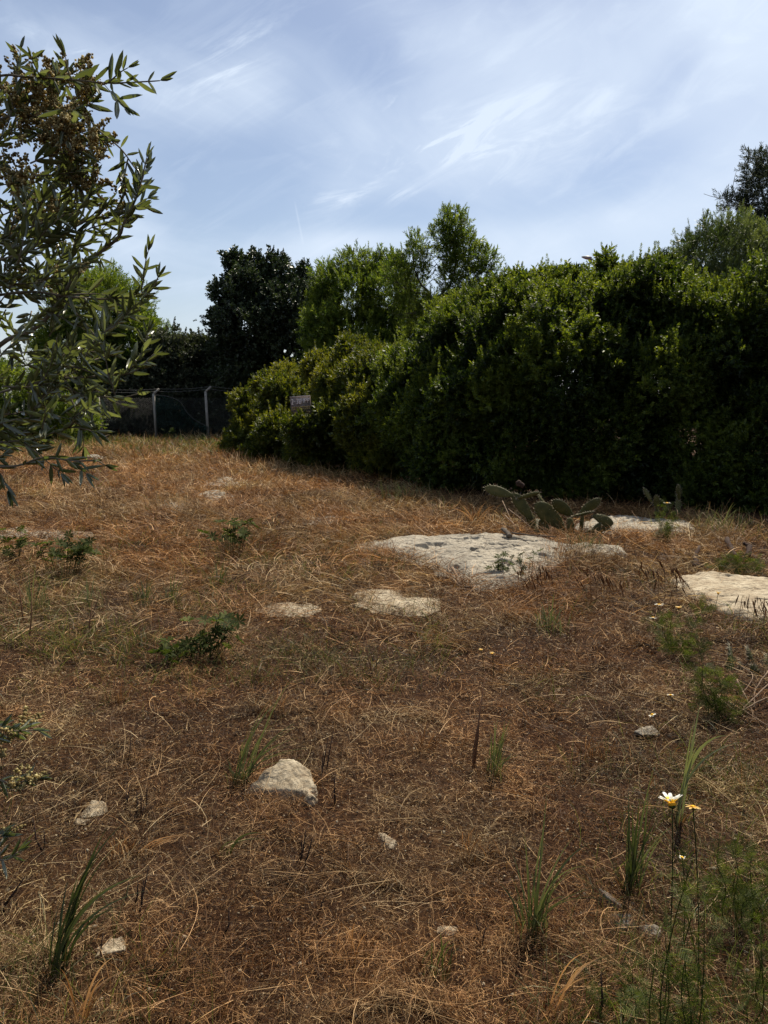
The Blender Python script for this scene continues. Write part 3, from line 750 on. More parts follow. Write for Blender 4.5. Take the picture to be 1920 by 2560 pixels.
def shrub(name, label, cat, blobs, kind, mat, dens, foot, scale=1.0, spikes=.05, lump=.45, group=None, fill=.35, trunk_n=5, back=.45, trunk_r=.05, limbs=None, drop_z=.02, lamp=.85, thin=.15):
    bl = []
    for (px, py, D, rx, ry, rd) in blobs:
        c = at(px, py, D); bl.append((c, np.array([rx * D / FPX, rd, ry * D / FPX])))
    base = at(foot[0], 1000, foot[1]); base[2] = float(gz(base[0], base[1]))
    t = thing(name, label, cat, base, group)
    mb = MB()
    for c, s in bl:
        a_, b_, c_ = s; p = 1.6
        area = 4 * math.pi * (((a_ * b_) ** p + (a_ * c_) ** p + (b_ * c_) ** p) / 3) ** (1 / p)
        for phase in (0, 1):
            n = int(area * dens * (1.15 if phase == 0 else fill * 1.5))
            u = unit(rng.normal(size=(n, 3)))
            if phase == 0: f = 1 - np.abs(rng.normal(0, thin, n))
            else: f = rng.uniform(.5, .85, n)
            p0 = c + u * s
            lf = fbm(p0[:, 0] / lump, p0[:, 1] / lump, p0[:, 2] / lump, 3, 5)
            l2 = fbm(p0[:, 0] / (lump * .35), p0[:, 1] / (lump * .35), p0[:, 2] / (lump * .35), 2, 45)
            f = f * (1 + (lf - .5) * lamp * 1.15 + (l2 - .5) * lamp * .38)
            P = c + u * s * f[:, None]
            k = P[:, 2] > gz(P[:, 0], P[:, 1]) + drop_z
            nrm = unit(u / s)
            k &= ~((nrm[:, 1] > .35) & (rng.random(n) > back))
            for c2, s2 in bl:
                if c2 is c: continue
                q = np.linalg.norm((P - c2) / s2, axis=1)
                k &= q > (.80 if phase == 0 else .55)
            # clumps: drop shoots in the hollows so that dark gaps open
            if phase == 0:
                gap = fbm(P[:, 0] / (lump * .45), P[:, 1] / (lump * .45), P[:, 2] / (lump * .45), 2, 15)
                k &= rng.random(n) < np.clip((gap - .36) * 6, .06, 1)
            P, nr = P[k], nrm[k]; n = len(P)
            if n == 0: continue
            d = unit(nr * .6 + np.array([0, 0, .40]) + rng.normal(0, .55, (n, 3)))
            S = rng.uniform(.75, 1.25, n) * scale * (1 if phase == 0 else 1.7)
            var = rng.integers(0, 5, n)
            tn = np.clip((fbm(P[:, 0] / .55, P[:, 1] / .55, P[:, 2] / .55, 3, 25) - .5) * 1.7, -.5, .5) + rng.normal(0, .10, n)
            for v in range(5):
                q = var == v
                tv = CL[kind][v]
                inst(mb, tv[0], tv[1], tv[2], frames(d[q]), S[q], P[q], tint0=tn[q])
            if phase == 0 and spikes > 0:       # long shoots that break the outline
                q = np.where((nr[:, 2] > .15) & (rng.random(n) < spikes))[0]
                m = len(q)
                if m:
                    dd = unit(nr[q] * .45 + np.array([0, 0, 1.0]) + rng.normal(0, .28, (m, 3))); LL = rng.uniform(.6, 2.4, m)
                    for st in range(3):
                        PP = P[q] + dd * (LL * (st + .6) / 3 * .16 * scale)[:, None]
                        tv = CL[kind][st]
                        inst(mb, tv[0], tv[1], tv[2], frames(dd), np.full(m, scale * (.95 - .15 * st)), PP, tint0=rng.normal(.18, .1, m))
    mb.build('crown', M[mat], t)
    tb = MB()
    if limbs is None:
        tops = [bl[int(i)] for i in np.linspace(0, len(bl) - 1, trunk_n)]
        for c, s in tops:
            p0 = base + np.array([rng.normal(0, .12), rng.normal(0, .12), -.05])
            p2 = c + rng.normal(0, .2, 3) * s
            p1 = (p0 + p2) / 2 + np.array([0, 0, -.1]) + rng.normal(0, .15, 3); p1[0] = .7 * p0[0] + .3 * p2[0]
            tube(tb, bez(p0, p1, p2, 9), np.linspace(trunk_r, trunk_r * .25, 9), 7)
    else:
        for pts, r0, r1 in limbs:
            P = smoothline([at(*q) for q in pts], 4)
            P = P + np.concatenate([[np.zeros(3)], rng.normal(0, .025, (len(P) - 1, 3))])
            tube(tb, P, np.linspace(r0, r1, len(P)), 7)
            # side twigs
            for i in range(2, len(P)):
                for _ in range(3):
                    e = P[i] + unit(rng.normal(0, 1, 3) + np.array([0, 0, .4])) * rng.uniform(.2, .7)
                    tube(tb, bez(P[i], (P[i] + e) / 2 + rng.normal(0, .06, 3), e, 5), np.linspace(max(r1 * .6, .008), .004, 5), 4)
    tb.build('trunk', M['bark'], t)
    return t

# far trees beyond the fence
shrub('leafy_tree', 'bright green tree beyond the fence, half hidden by the olive branches', 'tree',
      [(255, 800, 34, 115, 120, 2.2), (335, 860, 34, 95, 85, 2), (190, 900, 34, 100, 110, 2), (300, 970, 34, 150, 110, 2), (390, 900, 34.5, 60, 60, 1.2), (180, 1020, 33.5, 110, 80, 1.6)], 'almond', 'almond', 60, (270, 34.5), 1.25, .05, .8)
shrub('dark_bush', 'dark dusty bush behind the fence posts, left of the carob tree', 'bush',
      [(420, 925, 33, 80, 85, 1.6), (500, 920, 34, 75, 75, 1.5), (450, 1010, 32.8, 120, 90, 1.5), (350, 1010, 32.6, 110, 90, 1.4), (560, 1020, 32.6, 80, 90, 1.2)], 'carob', 'dusky', 55, (450, 33.5), 1.3, .06, .7)
shrub('pale_shrub', 'pale far shrub showing in the gap left of the dark tree', 'shrub',
      [(545, 905, 40, 45, 60, 1.2), (500, 960, 41, 120, 70, 1.5), (600, 950, 40, 90, 70, 1.5)], 'fine', 'fine', 45, (540, 41), 1.6, .05, .8)
shrub('green_bush', 'light green bush at the left edge behind the olive foliage', 'bush',
      [(20, 985, 27, 95, 75, 1.3), (-90, 960, 27, 100, 90, 1.4), (90, 1040, 27, 80, 55, 1.0), (-20, 1060, 26.5, 130, 60, 1.2), (160, 1050, 27.5, 80, 45, 1.0), (10, 1030, 27.5, 130, 60, 1.2), (-90, 1050, 27, 110, 60, 1.2)], 'almond', 'almond', 70, (10, 27.2), 1.0, .06, .7)
shrub('carob_tree', 'darkest blackish-green carob tree behind the second fence post', 'tree',
      [(625, 745, 33, 62, 70, 1.7), (690, 765, 33, 75, 70, 1.8), (640, 820, 33, 100, 95, 2), (625, 930, 33, 105, 110, 2), (730, 880, 33, 110, 120, 2), (575, 1010, 33, 90, 90, 1.5), (590, 670, 33, 20, 36, .5), (577, 650, 33, 10, 14, .3), (640, 682, 33, 16, 40, .4), (636, 652, 33, 9, 14, .3), (675, 660, 33, 10, 26, .3), (700, 682, 33, 22, 34, .5), (745, 705, 33, 14, 30, .4), (762, 688, 33, 9, 22, .3), (553, 735, 33, 18, 30, .5), (548, 800, 33, 22, 36, .5), (680, 1020, 33, 110, 90, 1.6), (790, 960, 33, 100, 120, 1.6), (780, 800, 33, 60, 90, 1.4)], 'carob', 'carob', 70, (650, 33.3), 1.1, .07, .6, trunk_r=.12, lamp=1.0)
shrub('willow_like_tree', 'mid-green feathery tree right of the carob, behind the hedge', 'tree',
      [(880, 765, 26, 85, 95, 1.5), (832, 735, 26, 36, 55, .8), (962, 750, 26, 75, 85, 1.4), (900, 850, 26, 130, 100, 1.7), (815, 830, 26, 55, 90, 1.2), (815, 680, 26, 10, 28, .3), (795, 700, 26, 8, 20, .2), (862, 660, 26, 9, 24, .3), (890, 655, 26, 10, 26, .3), (925, 662, 26, 9, 26, .3), (950, 670, 26, 9, 24, .3), (985, 672, 26, 16, 32, .4), (940, 920, 25, 150, 100, 1.6), (1060, 880, 25, 110, 110, 1.5)], 'almond', 'almond', 85, (900, 26.2), .9, .35, .5, trunk_r=.1, lamp=1.1)
shrub('almond_tree', 'tall open almond tree with bare limbs showing against the sky', 'tree',
      [(1112, 552, 22, 12, 26, .3), (1130, 580, 22, 20, 28, .4), (1150, 610, 22, 22, 36, .4), (1120, 630, 22, 20, 34, .4), (1163, 575, 22, 8, 26, .25), (1165, 620, 22, 26, 40, .5), (1100, 600, 22, 20, 30, .4), (1190, 650, 22, 22, 30, .4), (1060, 690, 22, 16, 18, .3), (1150, 665, 22, 30, 26, .5), (1120, 690, 22, 22, 22, .4), (1180, 690, 22, 20, 20, .4),
       (1040, 615, 22, 14, 26, .3), (1028, 645, 22, 22, 24, .4), (1050, 660, 22, 16, 18, .3), (990, 690, 22, 30, 26, .5), (1020, 720, 22, 18, 14, .3), (1222, 655, 22, 12, 26, .3), (1205, 690, 22, 20, 16, .3), (1236, 700, 22, 7, 30, .2), (1190, 725, 22, 18, 10, .3),
       (1060, 800, 22, 45, 24, .6), (1020, 765, 22, 36, 34, .5), (1140, 765, 22, 36, 36, .5), (1160, 640, 22, 30, 34, .5), (1000, 720, 22, 34, 34, .5), (1130, 720, 22, 26, 22, .4), (1075, 765, 22, 30, 22, .4), (1180, 755, 22, 30, 24, .4), (1075, 590, 22, 5, 8, .15), (1145, 540, 22, 7, 16, .2)], 'almond', 'almond', 92, (1085, 22.2), .8, .5, .3, fill=.15, back=1, lamp=1.2, thin=.3,
      limbs=[([(1085, 1010, 22.2), (1092, 900, 22.1), (1088, 820, 22)], .10, .07), ([(1088, 820, 22), (1075, 740, 22), (1045, 700, 22), (1030, 630, 22)], .05, .015), ([(1088, 820, 22), (1105, 740, 22), (1135, 680, 22), (1138, 560, 22)], .06, .012),
             ([(1105, 740, 22), (1160, 720, 22), (1210, 700, 22), (1222, 660, 22)], .035, .01), ([(1075, 740, 22), (1010, 720, 22), (985, 690, 22)], .03, .01), ([(1095, 780, 22), (1060, 770, 21.8), (1030, 790, 21.7)], .03, .01), ([(1135, 700, 22), (1100, 670, 22.1), (1070, 660, 22.2)], .02, .008)])
shrub('grey_green_tree', 'grey-green fine-leaved tree rising behind the hedge at right', 'tree',
      [(1765, 668, 15, 78, 95, 1.2), (1850, 645, 15, 66, 80, 1.1), (1712, 715, 15, 45, 70, .8), (1800, 770, 14.5, 120, 100, 1.2), (1930, 700, 15, 80, 110, 1.2), (2050, 720, 15, 100, 120, 1.2)], 'fine', 'fine', 130, (1790, 15.2), .85, .07, .4, trunk_r=.08)
shrub('dark_tall_tree', 'dark tall tree cut by the upper right edge of the picture', 'tree',
      [(1905, 500, 18, 34, 80, .8), (1885, 425, 18, 16, 40, .4), (1930, 440, 18, 26, 70, .6), (1842, 515, 18, 26, 13, .35), (1935, 590, 18, 60, 70, 1), (2020, 520, 18, 80, 130, 1.2), (1815, 500, 18, 10, 7, .2)], 'fine', 'dusky', 170, (2000, 18.3), .85, .08, .4, fill=.2,
      limbs=[([(2000, 1000, 18.3), (1985, 760, 18.2), (1950, 600, 18.1)], .12, .06), ([(1950, 600, 18.1), (1915, 520, 18), (1890, 400, 18)], .05, .01), ([(1920, 540, 18), (1870, 515, 18), (1815, 503, 18)], .025, .008), ([(1985, 760, 18.2), (2030, 600, 18), (2030, 480, 18)], .06, .02)])
# the hedge row
shrub('hedge_shrub', 'low yellow-green mastic shrub with the board in it, nearest the fence posts', 'shrub',
      [(640, 1050, 23, 42, 46, .9), (618, 1098, 22.5, 45, 34, .8), (590, 1112, 23, 26, 20, .5), (610, 1010, 23, 26, 26, .5), (710, 1000, 21, 48, 44, .9), (700, 1085, 19.5, 62, 44, .9), (668, 970, 22, 26, 24, .5), (720, 950, 22, 34, 26, .6), (660, 1135, 20, 42, 26, .7), (770, 1130, 18.5, 55, 42, .8), (780, 1050, 19, 40, 40, .7)], 'mastic', 'mastic_yellow', 210, (660, 22.4), 1.3, .06, .5, group='shrubs of the hedge row')
shrub('hedge_shrub', 'brownish-green rounded shrub right of the painted board', 'shrub',
      [(860, 985, 18, 66, 84, 1.1), (830, 1100, 17, 100, 62, 1.1), (925, 965, 17, 72, 70, 1.2), (930, 1060, 16, 95, 90, 1.1), (800, 925, 19, 34, 30, .7), (880, 890, 18.5, 36, 34, .6), (950, 905, 17.5, 36, 30, .6), (960, 1140, 15.6, 80, 60, .9), (1000, 985, 16.5, 46, 55, .8), (822, 1050, 16.2, 30, 30, .3), (760, 1078, 16.2, 48, 22, .3)], 'mastic', 'mastic_yellow', 240, (870, 17.6), 1.15, .06, .5, group='shrubs of the hedge row')
shrub('hedge_shrub', 'green shrub where the hedge steps up, below the open almond tree', 'shrub',
      [(1040, 945, 15.5, 78, 76, 1.2), (1040, 1040, 14.6, 110, 110, 1.1), (1140, 850, 14.6, 82, 92, 1.2), (1085, 850, 15.2, 30, 28, .5), (1170, 775, 14.6, 34, 32, .5), (1110, 795, 14.8, 26, 26, .5), (1140, 1030, 13.6, 130, 150, 1.1), (1130, 1150, 13.5, 120, 80, .9), (985, 930, 16, 40, 45, .8)], 'mastic', 'mastic', 280, (1080, 14.8), 1.0, .12, .55, lamp=1.1, group='shrubs of the hedge row')
shrub('hedge_shrub', 'tallest wide dark shrub of the hedge, under the street lamp', 'shrub',
      [(1265, 805, 13.6, 78, 84, 1.2), (1370, 790, 13.2, 86, 82, 1.2), (1310, 735, 13.5, 32, 28, .5), (1420, 715, 13.2, 36, 30, .5), (1240, 740, 13.7, 26, 26, .4), (1360, 715, 13.3, 22, 24, .4), (1560, 700, 12.9, 26, 24, .4), (1640, 705, 12.8, 26, 28, .4), (1260, 950, 12.9, 150, 150, 1.1), (1480, 785, 13, 100, 105, 1.3), (1580, 792, 12.9, 95, 110, 1.3), (1430, 930, 12.3, 160, 160, 1.1), (1320, 1120, 12.7, 170, 130, .9), (1500, 1090, 12.1, 160, 150, .9), (1590, 1200, 12.2, 90, 80, .6), (1450, 1230, 12.3, 90, 60, .6), (1517, 672, 13, 14, 36, .25), (1600, 700, 12.9, 22, 26, .3), (1290, 712, 13.6, 24, 18, .3)], 'mastic', 'mastic', 300, (1420, 13.4), .95, .12, .55, lamp=1.15, group='shrubs of the hedge row')
shrub('hedge_shrub', 'right-hand dark shrub of the hedge with a black hollow in it', 'shrub',
      [(1680, 820, 12.6, 100, 120, 1.2), (1660, 960, 11.9, 120, 140, 1.0), (1790, 860, 12.0, 110, 140, 1.1), (1900, 850, 11.8, 100, 160, 1.1), (2010, 840, 11.7, 120, 170, 1.1), (1730, 1110, 11.9, 160, 150, .9), (1780, 1230, 11.4, 130, 80, .6), (1950, 1240, 10.9, 130, 90, .6), (1930, 1090, 11.3, 150, 160, .9), (2090, 1060, 11, 140, 180, 1.0), (1650, 720, 12.6, 40, 50, .5)], 'mastic', 'mastic', 300, (1800, 12.6), .95, .12, .55, lamp=1.1, group='shrubs of the hedge row')

# ------------------------------------------------------------------ fence
fb = at(385, 1101, 30); fb[2] = 0
fence = thing('chain_link_fence', 'sagging chain-link fence with concrete posts and barbed wire at the far end', 'fence', (fb[0], fb[1], 0))
posts = []
for px, top, bot, D in ((-60, 985, 1100, 30.2), (105, 985, 1100, 30.1), (245, 985, 1100, 30.0), (384, 985, 1101, 30.0), (514, 979, 1092, 30.0), (700, 992, 1095, 29.5)):
    a = at(px, top, D); b = at(px, bot, D); b[2] = -.05; b[0] = a[0] + .05
    arm = a + np.array([.22, 0, .20]); s = .042
    mb = MB()
    def prism(p, q, s0, s1):
        ax = unit(q - p); sx = unit(np.cross(ax, [0, 1, 0])); sy = np.cross(sx, ax)
        V = [c + sx * i * w + sy * j * w for c, w in ((p, s0), (q, s1)) for i, j in ((-1, -1), (1, -1), (1, 1), (-1, 1))]
        mb.add(V, [np.array([[0, 1, 2, 3], [4, 7, 6, 5], [0, 4, 5, 1], [1, 5, 6, 2], [2, 6, 7, 3], [3, 7, 4, 0]])])
    prism(b, a, s * 1.1, s)
    po = mb.build('post', M['concrete'], fence)
    mb = MB(); prism(a + np.array([-.01, 0, -.02]), arm, s * .95, s * .7); mb.build('arm', M['concrete'], po)
    posts.append((b, a, arm))
mb = MB()
for (b0, a0, r0), (b1, a1, r1) in zip(posts[:-1], posts[1:]):
    for f in (.98, .5):
        p0 = a0 + (r0 - a0) * f; p1 = a1 + (r1 - a1) * f
        P = bez(p0, (p0 + p1) / 2 - np.array([0, 0, .10]), p1, 12); tube(mb, P, .007, 4)
        for q in P[1:-1]:
            tube(mb, [q - np.array([.03, 0, .03]), q + np.array([.03, 0, .03])], .004, 3)
mb.build('barbed_wire', M['wire'], fence)
mb = MB()
xa, xb = posts[0][0][0], posts[-1][0][0]; yl = lambda x: np.interp(x, [p[0][0] for p in posts], [p[0][1] for p in posts]) + .07
hgt = 1.62; stp = .085
x0 = xa - hgt
while x0 < xb:
    for sgn in (1, -1):
        s0, s1 = (x0, x0 + hgt) if sgn == 1 else (x0 + hgt, x0)
        za, zb = 0.02, hgt
        if min(s0, s1) >= xa and max(s0, s1) <= xb:
            t = np.linspace(0, 1, 5); xx = s0 + (s1 - s0) * t; zz = za + (zb - za) * t
            tube(mb, np.stack([xx, yl(xx), zz], 1), .0024, 3)
    x0 += stp
mb.build('wire_mesh', M['wire'], fence)
# green net hung on the fence, drooping to the right
n1, n2 = 60, 20
top = smoothline([at(386, 988, 29.85), at(420, 992, 29.85), at(450, 1005, 29.85), at(468, 1032, 29.85), at(490, 1052, 29.85), at(520, 1068, 29.85)], 12)
n1 = len(top)
g_ = []
for i, p in enumerate(top):
    for j in range(n2):
        z = .03 + (p[2] - .03) * j / (n2 - 1)
        g_.append([p[0], p[1] + .05 * math.sin(i * .7 + j * .15) + .03 * math.sin(j * .8), z])
ii, jj = np.meshgrid(np.arange(n1 - 1), np.arange(n2 - 1), indexing='ij'); ii = ii.ravel(); jj = jj.ravel()
F = np.stack([ii * n2 + jj, (ii + 1) * n2 + jj, (ii + 1) * n2 + jj + 1, ii * n2 + jj + 1], 1)
base = top[0].copy(); base[2] = 0
nt_ = thing('shade_net', 'torn dark green shade net drooping from the fence between two posts', 'net', base)
mesh_obj('net_cloth', np.array(g_), F, M['net'], nt_, np.tile(np.linspace(0, 1, n2), n1), True)
mb = MB(); tube(mb, top + np.array([0, -.01, .01]), .010, 5, .9); mb.build('edge_cord', M['wire'], nt_)

# ------------------------------------------------------------------ painted board in the shrub
def board():
    D = 16.5
    o = at(730, 1040, D)
    w, h = 52 * D / FPX, 47 * D / FPX
    t = thing('painted_board', 'weathered hand-painted board with faded letters stuck in the hedge', 'sign', o)
    yaw, tilt = math.radians(-14), math.radians(4.5)
    ex = np.array([math.cos(yaw) * math.cos(tilt), math.sin(yaw), math.sin(tilt)]); ex = unit(ex)
    ey = unit(np.cross(np.cross(ex, [0, 1, 0]), ex)) * -1
    ez = unit(np.cross(ey, ex)); ez = ez if ez[2] > 0 else -ez
    ny = np.cross(ez, ex); ny = ny if ny[1] < 0 else -ny     # towards the camera
    def q(u, v, d): return o + ex * u * w + ez * v * h + ny * d
    def box(mb, u0, u1, v0, v1, d0, d1):
        V = [q(u, v, d) for d in (d0, d1) for u, v in ((u0, v0), (u1, v0), (u1, v1), (u0, v1))]
        mb.add(V, [np.array([[0, 3, 2, 1], [4, 5, 6, 7], [0, 1, 5, 4], [1, 2, 6, 5], [2, 3, 7, 6], [3, 0, 4, 7]])])
    mb = MB(); box(mb, 0, 1, 0, 1, -.012, .012); mb.build('panel', M['board'], t)
    mb = MB(); box(mb, -.01, 1.01, .975, 1.0, .013, .022); mb.build('top_rail', M['board_paint'], t)
    mb = MB()
    glyph = {'2': [(0, .8), (.4, 1), (.9, .8), (.8, .5), (0, 0), (1, 0)], '-': [(.1, .5), (.9, .5)], '3': [(0, .95), (.8, .95), (.45, .55), (.95, .3), (.5, 0), (0, .08)],
             'U': [(0, 1), (0, .1), (.5, 0), (1, .1), (1, 1)], 'N': [(0, 0), (0, 1), (1, 0), (1, 1)], 'P': [(0, 0), (0, 1), (.9, .9), (.9, .55), (0, .45)]}
    x = .07
    for ch in '2-3UNPP':
        gw = .085 if ch != '-' else .05; P = [q(x + a * gw, .60 + b * .26, .017) for a, b in glyph[ch]]
        tube(mb, P, .013, 4); x += gw + .055
    mb.build('lettering', M['board_paint'], t)
    mb = MB()
    for v0 in (.40, .30, .12):
        for k in range(9):
            u = .06 + k * .10; P = [q(u, v0, .016), q(u + .03, v0 + .07, .016), q(u + .05, v0 - .01, .016), q(u + .08, v0 + .06, .016)]
            tube(mb, P, .011, 4)
    box(mb, .03, .9, .04, .09, .0125, .016)
    mb.build('faded_paint', M['board_ochre'], t)
    mb = MB(); p0 = q(.5, .6, -.03); p1 = p0 + np.array([.25, 1.6, -.5])
    tube(mb, [p0, (p0 + p1) / 2, [p1[0], p1[1], 0]], .03, 6); mb.build('stake', M['bark'], t)
board()

# ------------------------------------------------------------------ street lamp
def lamp():
    D = 46; pole_top = at(1545, 676, D); b = pole_top.copy(); b[2] = 0
    t = thing('street_lamp', 'grey street lamp whose head peeks over the hedge', 'street lamp', b)
    mb = MB(); tube(mb, [b, pole_top * [1, 1, .5], pole_top], [.11, .09, .06], 12); mb.build('pole', M['lamp_metal'], t, True)
    e = at(1484, 650.5, D)
    mb = MB(); tube(mb, bez(pole_top, (pole_top + e) / 2, e, 6), .035, 8); mb.build('arm', M['lamp_metal'], t, True)
    tip = at(1453, 641.5, D); root = at(1480, 645, D)
    ax = unit(tip - root); L = np.linalg.norm(tip - root)
    V0, F0 = ICO3
    V = V0.copy(); V[:, 0] *= 1
    u = V[:, 0] * .5 + .5                       # 0 rear, 1 tip
    prof = np.clip(1.15 * (1 - u) ** .45 + .05, 0, 1)
    Vw = np.stack([V[:, 0], V[:, 1] * prof, V[:, 2] * prof], 1)
    sx = unit(np.cross(ax, [0, 0, 1])); sz = np.cross(sx, ax); sz = sz if sz[2] > 0 else -sz
    cen = (tip + root) / 2
    half = lambda zc: cen + Vw[:, :1] * ax * L / 2 + Vw[:, 1:2] * sx * .17 + zc[:, None] * sz
    mb = MB(); mb.add(half(np.where(Vw[:, 2] > 0, Vw[:, 2] * .085, Vw[:, 2] * .06)), [F0]); mb.build('lamp_head', M['lamp_metal'], t, True)
    mb = MB(); mb.add(half(Vw[:, 2] * .10 - .035) * 1.0 + (cen - cen), [F0]); o = mb.build('lens', M['lamp_lens'], t, True)
    o.scale = (1, 1, 1)
    mb = MB(); tube(mb, [root - ax * .02 - sz * .1, root + ax * .16 - sz * .1], .07, 8); mb.build('clamp', M['lamp_metal'], t, True)
lamp()

# ------------------------------------------------------------------ prickly pears
def padtemplate():
    V0, F0 = ICO3; V = V0.copy()
    z = V[:, 2]; wd = (.62 + .38 * np.clip((z + 1) / 1.3, 0, 1) ** .8)
    return np.stack([V[:, 0] * wd * .5, V[:, 1] * .5 * (.75 + .25 * wd), (z + 1) / 2], 1), F0
PADV, PADF = padtemplate()
def prickly(label, pads, D, foot, group, thick=.035, dead=None):
    b = gp(*foot); t = thing('prickly_pear', label, 'cactus', b, group)
    for (bx, by, tx, ty, wpx, yaw) in pads:
        p, q = at(bx, by, D + rng.uniform(-.08, .08)), at(tx, ty, D + rng.uniform(-.12, .12))
        ax = unit(q - p); L = np.linalg.norm(q - p) * 1.05; w = wpx * D / FPX
        n = np.array([math.sin(yaw), -math.cos(yaw), .15]); X = unit(np.cross(n, ax)); Yv = np.cross(ax, X)
        if X[0] < 0: X, Yv = -X, -Yv
        th = min(thick, w * .8)
        V = p + (PADV[:, :1] * w) * X + (PADV[:, 1:2] * th) * Yv + PADV[:, 2:3] * L * ax
        V = V + ((fbm(V[:, 0] * 12, V[:, 1] * 12, V[:, 2] * 12, 2, 3) - .5) * .014)[:, None] * Yv
        mb = MB(); mb.add(V, [PADF]); po = mb.build('pad', M['cactus'], t, True)
        mb = MB()
        for k in range(30):
            a = k / 30 * 2 * math.pi; e = np.array([math.cos(a), 0, math.sin(a)])
            i = int(np.argmax((PADV - [0, 0, .5]) @ e)); c0 = V[i]; o_ = unit(c0 - (p + ax * L / 2))
            for _ in range(2):
                dd = unit(o_ + rng.normal(0, .4, 3)); tube(mb, [c0, c0 + dd * rng.uniform(.012, .03)], [.0022, .0008], 3, cap=False)
        for k in range(34):
            i = rng.integers(len(V)); c0 = V[i]; s_ = Yv * (1 if (c0 - p) @ Yv > 0 else -1)
            tube(mb, [c0, c0 + unit(s_ + rng.normal(0, .5, 3)) * .015], [.003, .001], 3, cap=False)
        mb.build('spines', M['spine'], po)
    if dead:
        mb = MB(); V0, F0 = ICO3
        for (x, y, s) in dead:
            c = at(x, y, D)
            mb.add(c + V0 * s * (1 + .8 * (fbm(V0[:, 0] * 3, V0[:, 1] * 3, V0[:, 2] * 3, 3, 9)[:, None] - .5)), [F0])
        mb.build('withered_fruit', M['char'], t)
    return t
GP = 'prickly pears along the hedge foot'
prickly('largest prickly pear, spreading olive-brown pads behind the big slab',
        [(1284, 1240, 1215, 1220, 28, .2), (1330, 1300, 1285, 1236, 32, -.2), (1292, 1246, 1346, 1232, 14, 1.2), (1360, 1264, 1344, 1233, 12, .9), (1408, 1318, 1342, 1262, 48, .1), (1432, 1290, 1384, 1253, 32, -.4),
         (1446, 1286, 1499, 1249, 28, .5), (1482, 1289, 1531, 1309, 27, .2), (1430, 1291, 1482, 1279, 8, 1.4), (1354, 1338, 1340, 1299, 42, .2), (1458, 1334, 1524, 1316, 20, .9), (1428, 1340, 1424, 1296, 24, .3),
         (1450, 1345, 1456, 1286, 20, .8), (1372, 1350, 1352, 1300, 26, -.3), (1404, 1352, 1400, 1300, 30, .5), (1340, 1330, 1320, 1280, 26, .4), (1475, 1345, 1500, 1310, 22, .4)], 8.95, (1400, 1347), GP,
        dead=[(1297, 1208, .035), (1305, 1213, .03), (1277, 1222, .012)])
prickly('small prickly pear in deep shade beyond the pale rock', [(1630, 1256, 1610, 1222, 12, .3), (1643, 1278, 1640, 1240, 18, .2), (1640, 1296, 1642, 1270, 14, .4), (1698, 1250, 1695, 1215, 16, .3), (1692, 1290, 1697, 1246, 18, .2), (1660, 1290, 1668, 1262, 14, .8)], 9.9, (1655, 1300), GP)
prickly('lone prickly pear pad clump at the right end of the hedge foot', [(1850, 1330, 1846, 1290, 24, .2), (1866, 1332, 1880, 1306, 18, .6)], 9.2, (1855, 1333), GP)
prickly('low prickly pear with upright stubby pads nearest the right edge', [(1834, 1695, 1822, 1616, 20, 1.1), (1888, 1680, 1868, 1622, 22, .8), (1925, 1720, 1918, 1640, 40, .3), (1900, 1712, 1880, 1665, 30, .3), (1860, 1700, 1850, 1660, 16, .9)], 4.25, (1860, 1710), GP, .03)

# ------------------------------------------------------------------ plants in the field
def tuft(label, foot, tips, D=None, width=.008, filler=8, spread=.05, mat='blade', hgt=.2, t0=.45, group='green grass tufts'):
    b = gp(*foot); D = b[1]
    t = thing('grass_tuft', label, 'grass tuft', b, group)
    mb = MB()
    more = [(a[0] + rng.normal(0, 16), a[1] + rng.uniform(0, .35) * (foot[1] - a[1]), (a[2] if len(a) > 2 else .3) + rng.uniform(0, .3), (a[3] if len(a) > 3 else width) * .55) for a in tips]
    for tip in list(tips) + more:
        tx, ty = tip[:2]; bend = tip[2] if len(tip) > 2 else .3; w = (tip[3] if len(tip) > 3 else width) * .8
        p0 = b + np.array([rng.normal(0, .012), rng.normal(0, .012), -.01]); p2 = at(tx, ty, D + rng.uniform(-.08, .08))
        up = max(p2[2] - p0[2], .05)
        p1 = p0 + (p2 - p0) * (.45 - bend * .3) + np.array([0, 0, up * .5 * (bend + .3) + .03])
        P = bez(p0, p1, p2, 12)
        bm_ = MB(); ribbon(bm_, P, w, np.clip(t0 + rng.normal(0, .12) + np.linspace(0, .3, 12), 0, 1), side=[.2, -1, .25 + rng.normal(0, .3)])
        bm_.build('blade', M[mat], t)
    for _ in range(int(filler * 2)):
        a = rng.uniform(0, 6.28); h = hgt * rng.uniform(.4, 1); d = h * rng.uniform(.1, .6)
        p0 = b + np.array([rng.normal(0, spread * .5), rng.normal(0, spread * .5), -.01]); p2 = p0 + np.array([math.cos(a) * d, math.sin(a) * d, h])
        ribbon(mb, bez(p0, p0 + np.array([0, 0, h * .7]), p2, 8), width * rng.uniform(.25, .55), np.clip(t0 + rng.normal(.15, .25), 0, 1))
    mb.build('short_blades', M[mat], t)
    mb = MB()
    for _ in range(14):     # withered sheath at the foot
        a = rng.uniform(0, 6.28); p0 = b + np.array([math.cos(a) * spread * .5, math.sin(a) * spread * .5, -.005])
        ribbon(mb, bez(p0, p0 + [0, 0, .05], p0 + np.array([math.cos(a) * .05, math.sin(a) * .05, .05 + .04 * rng.random()]), 5), .004, rng.uniform(.1, .6))
    mb.build('dead_sheath', M['straw'], t)
    return t
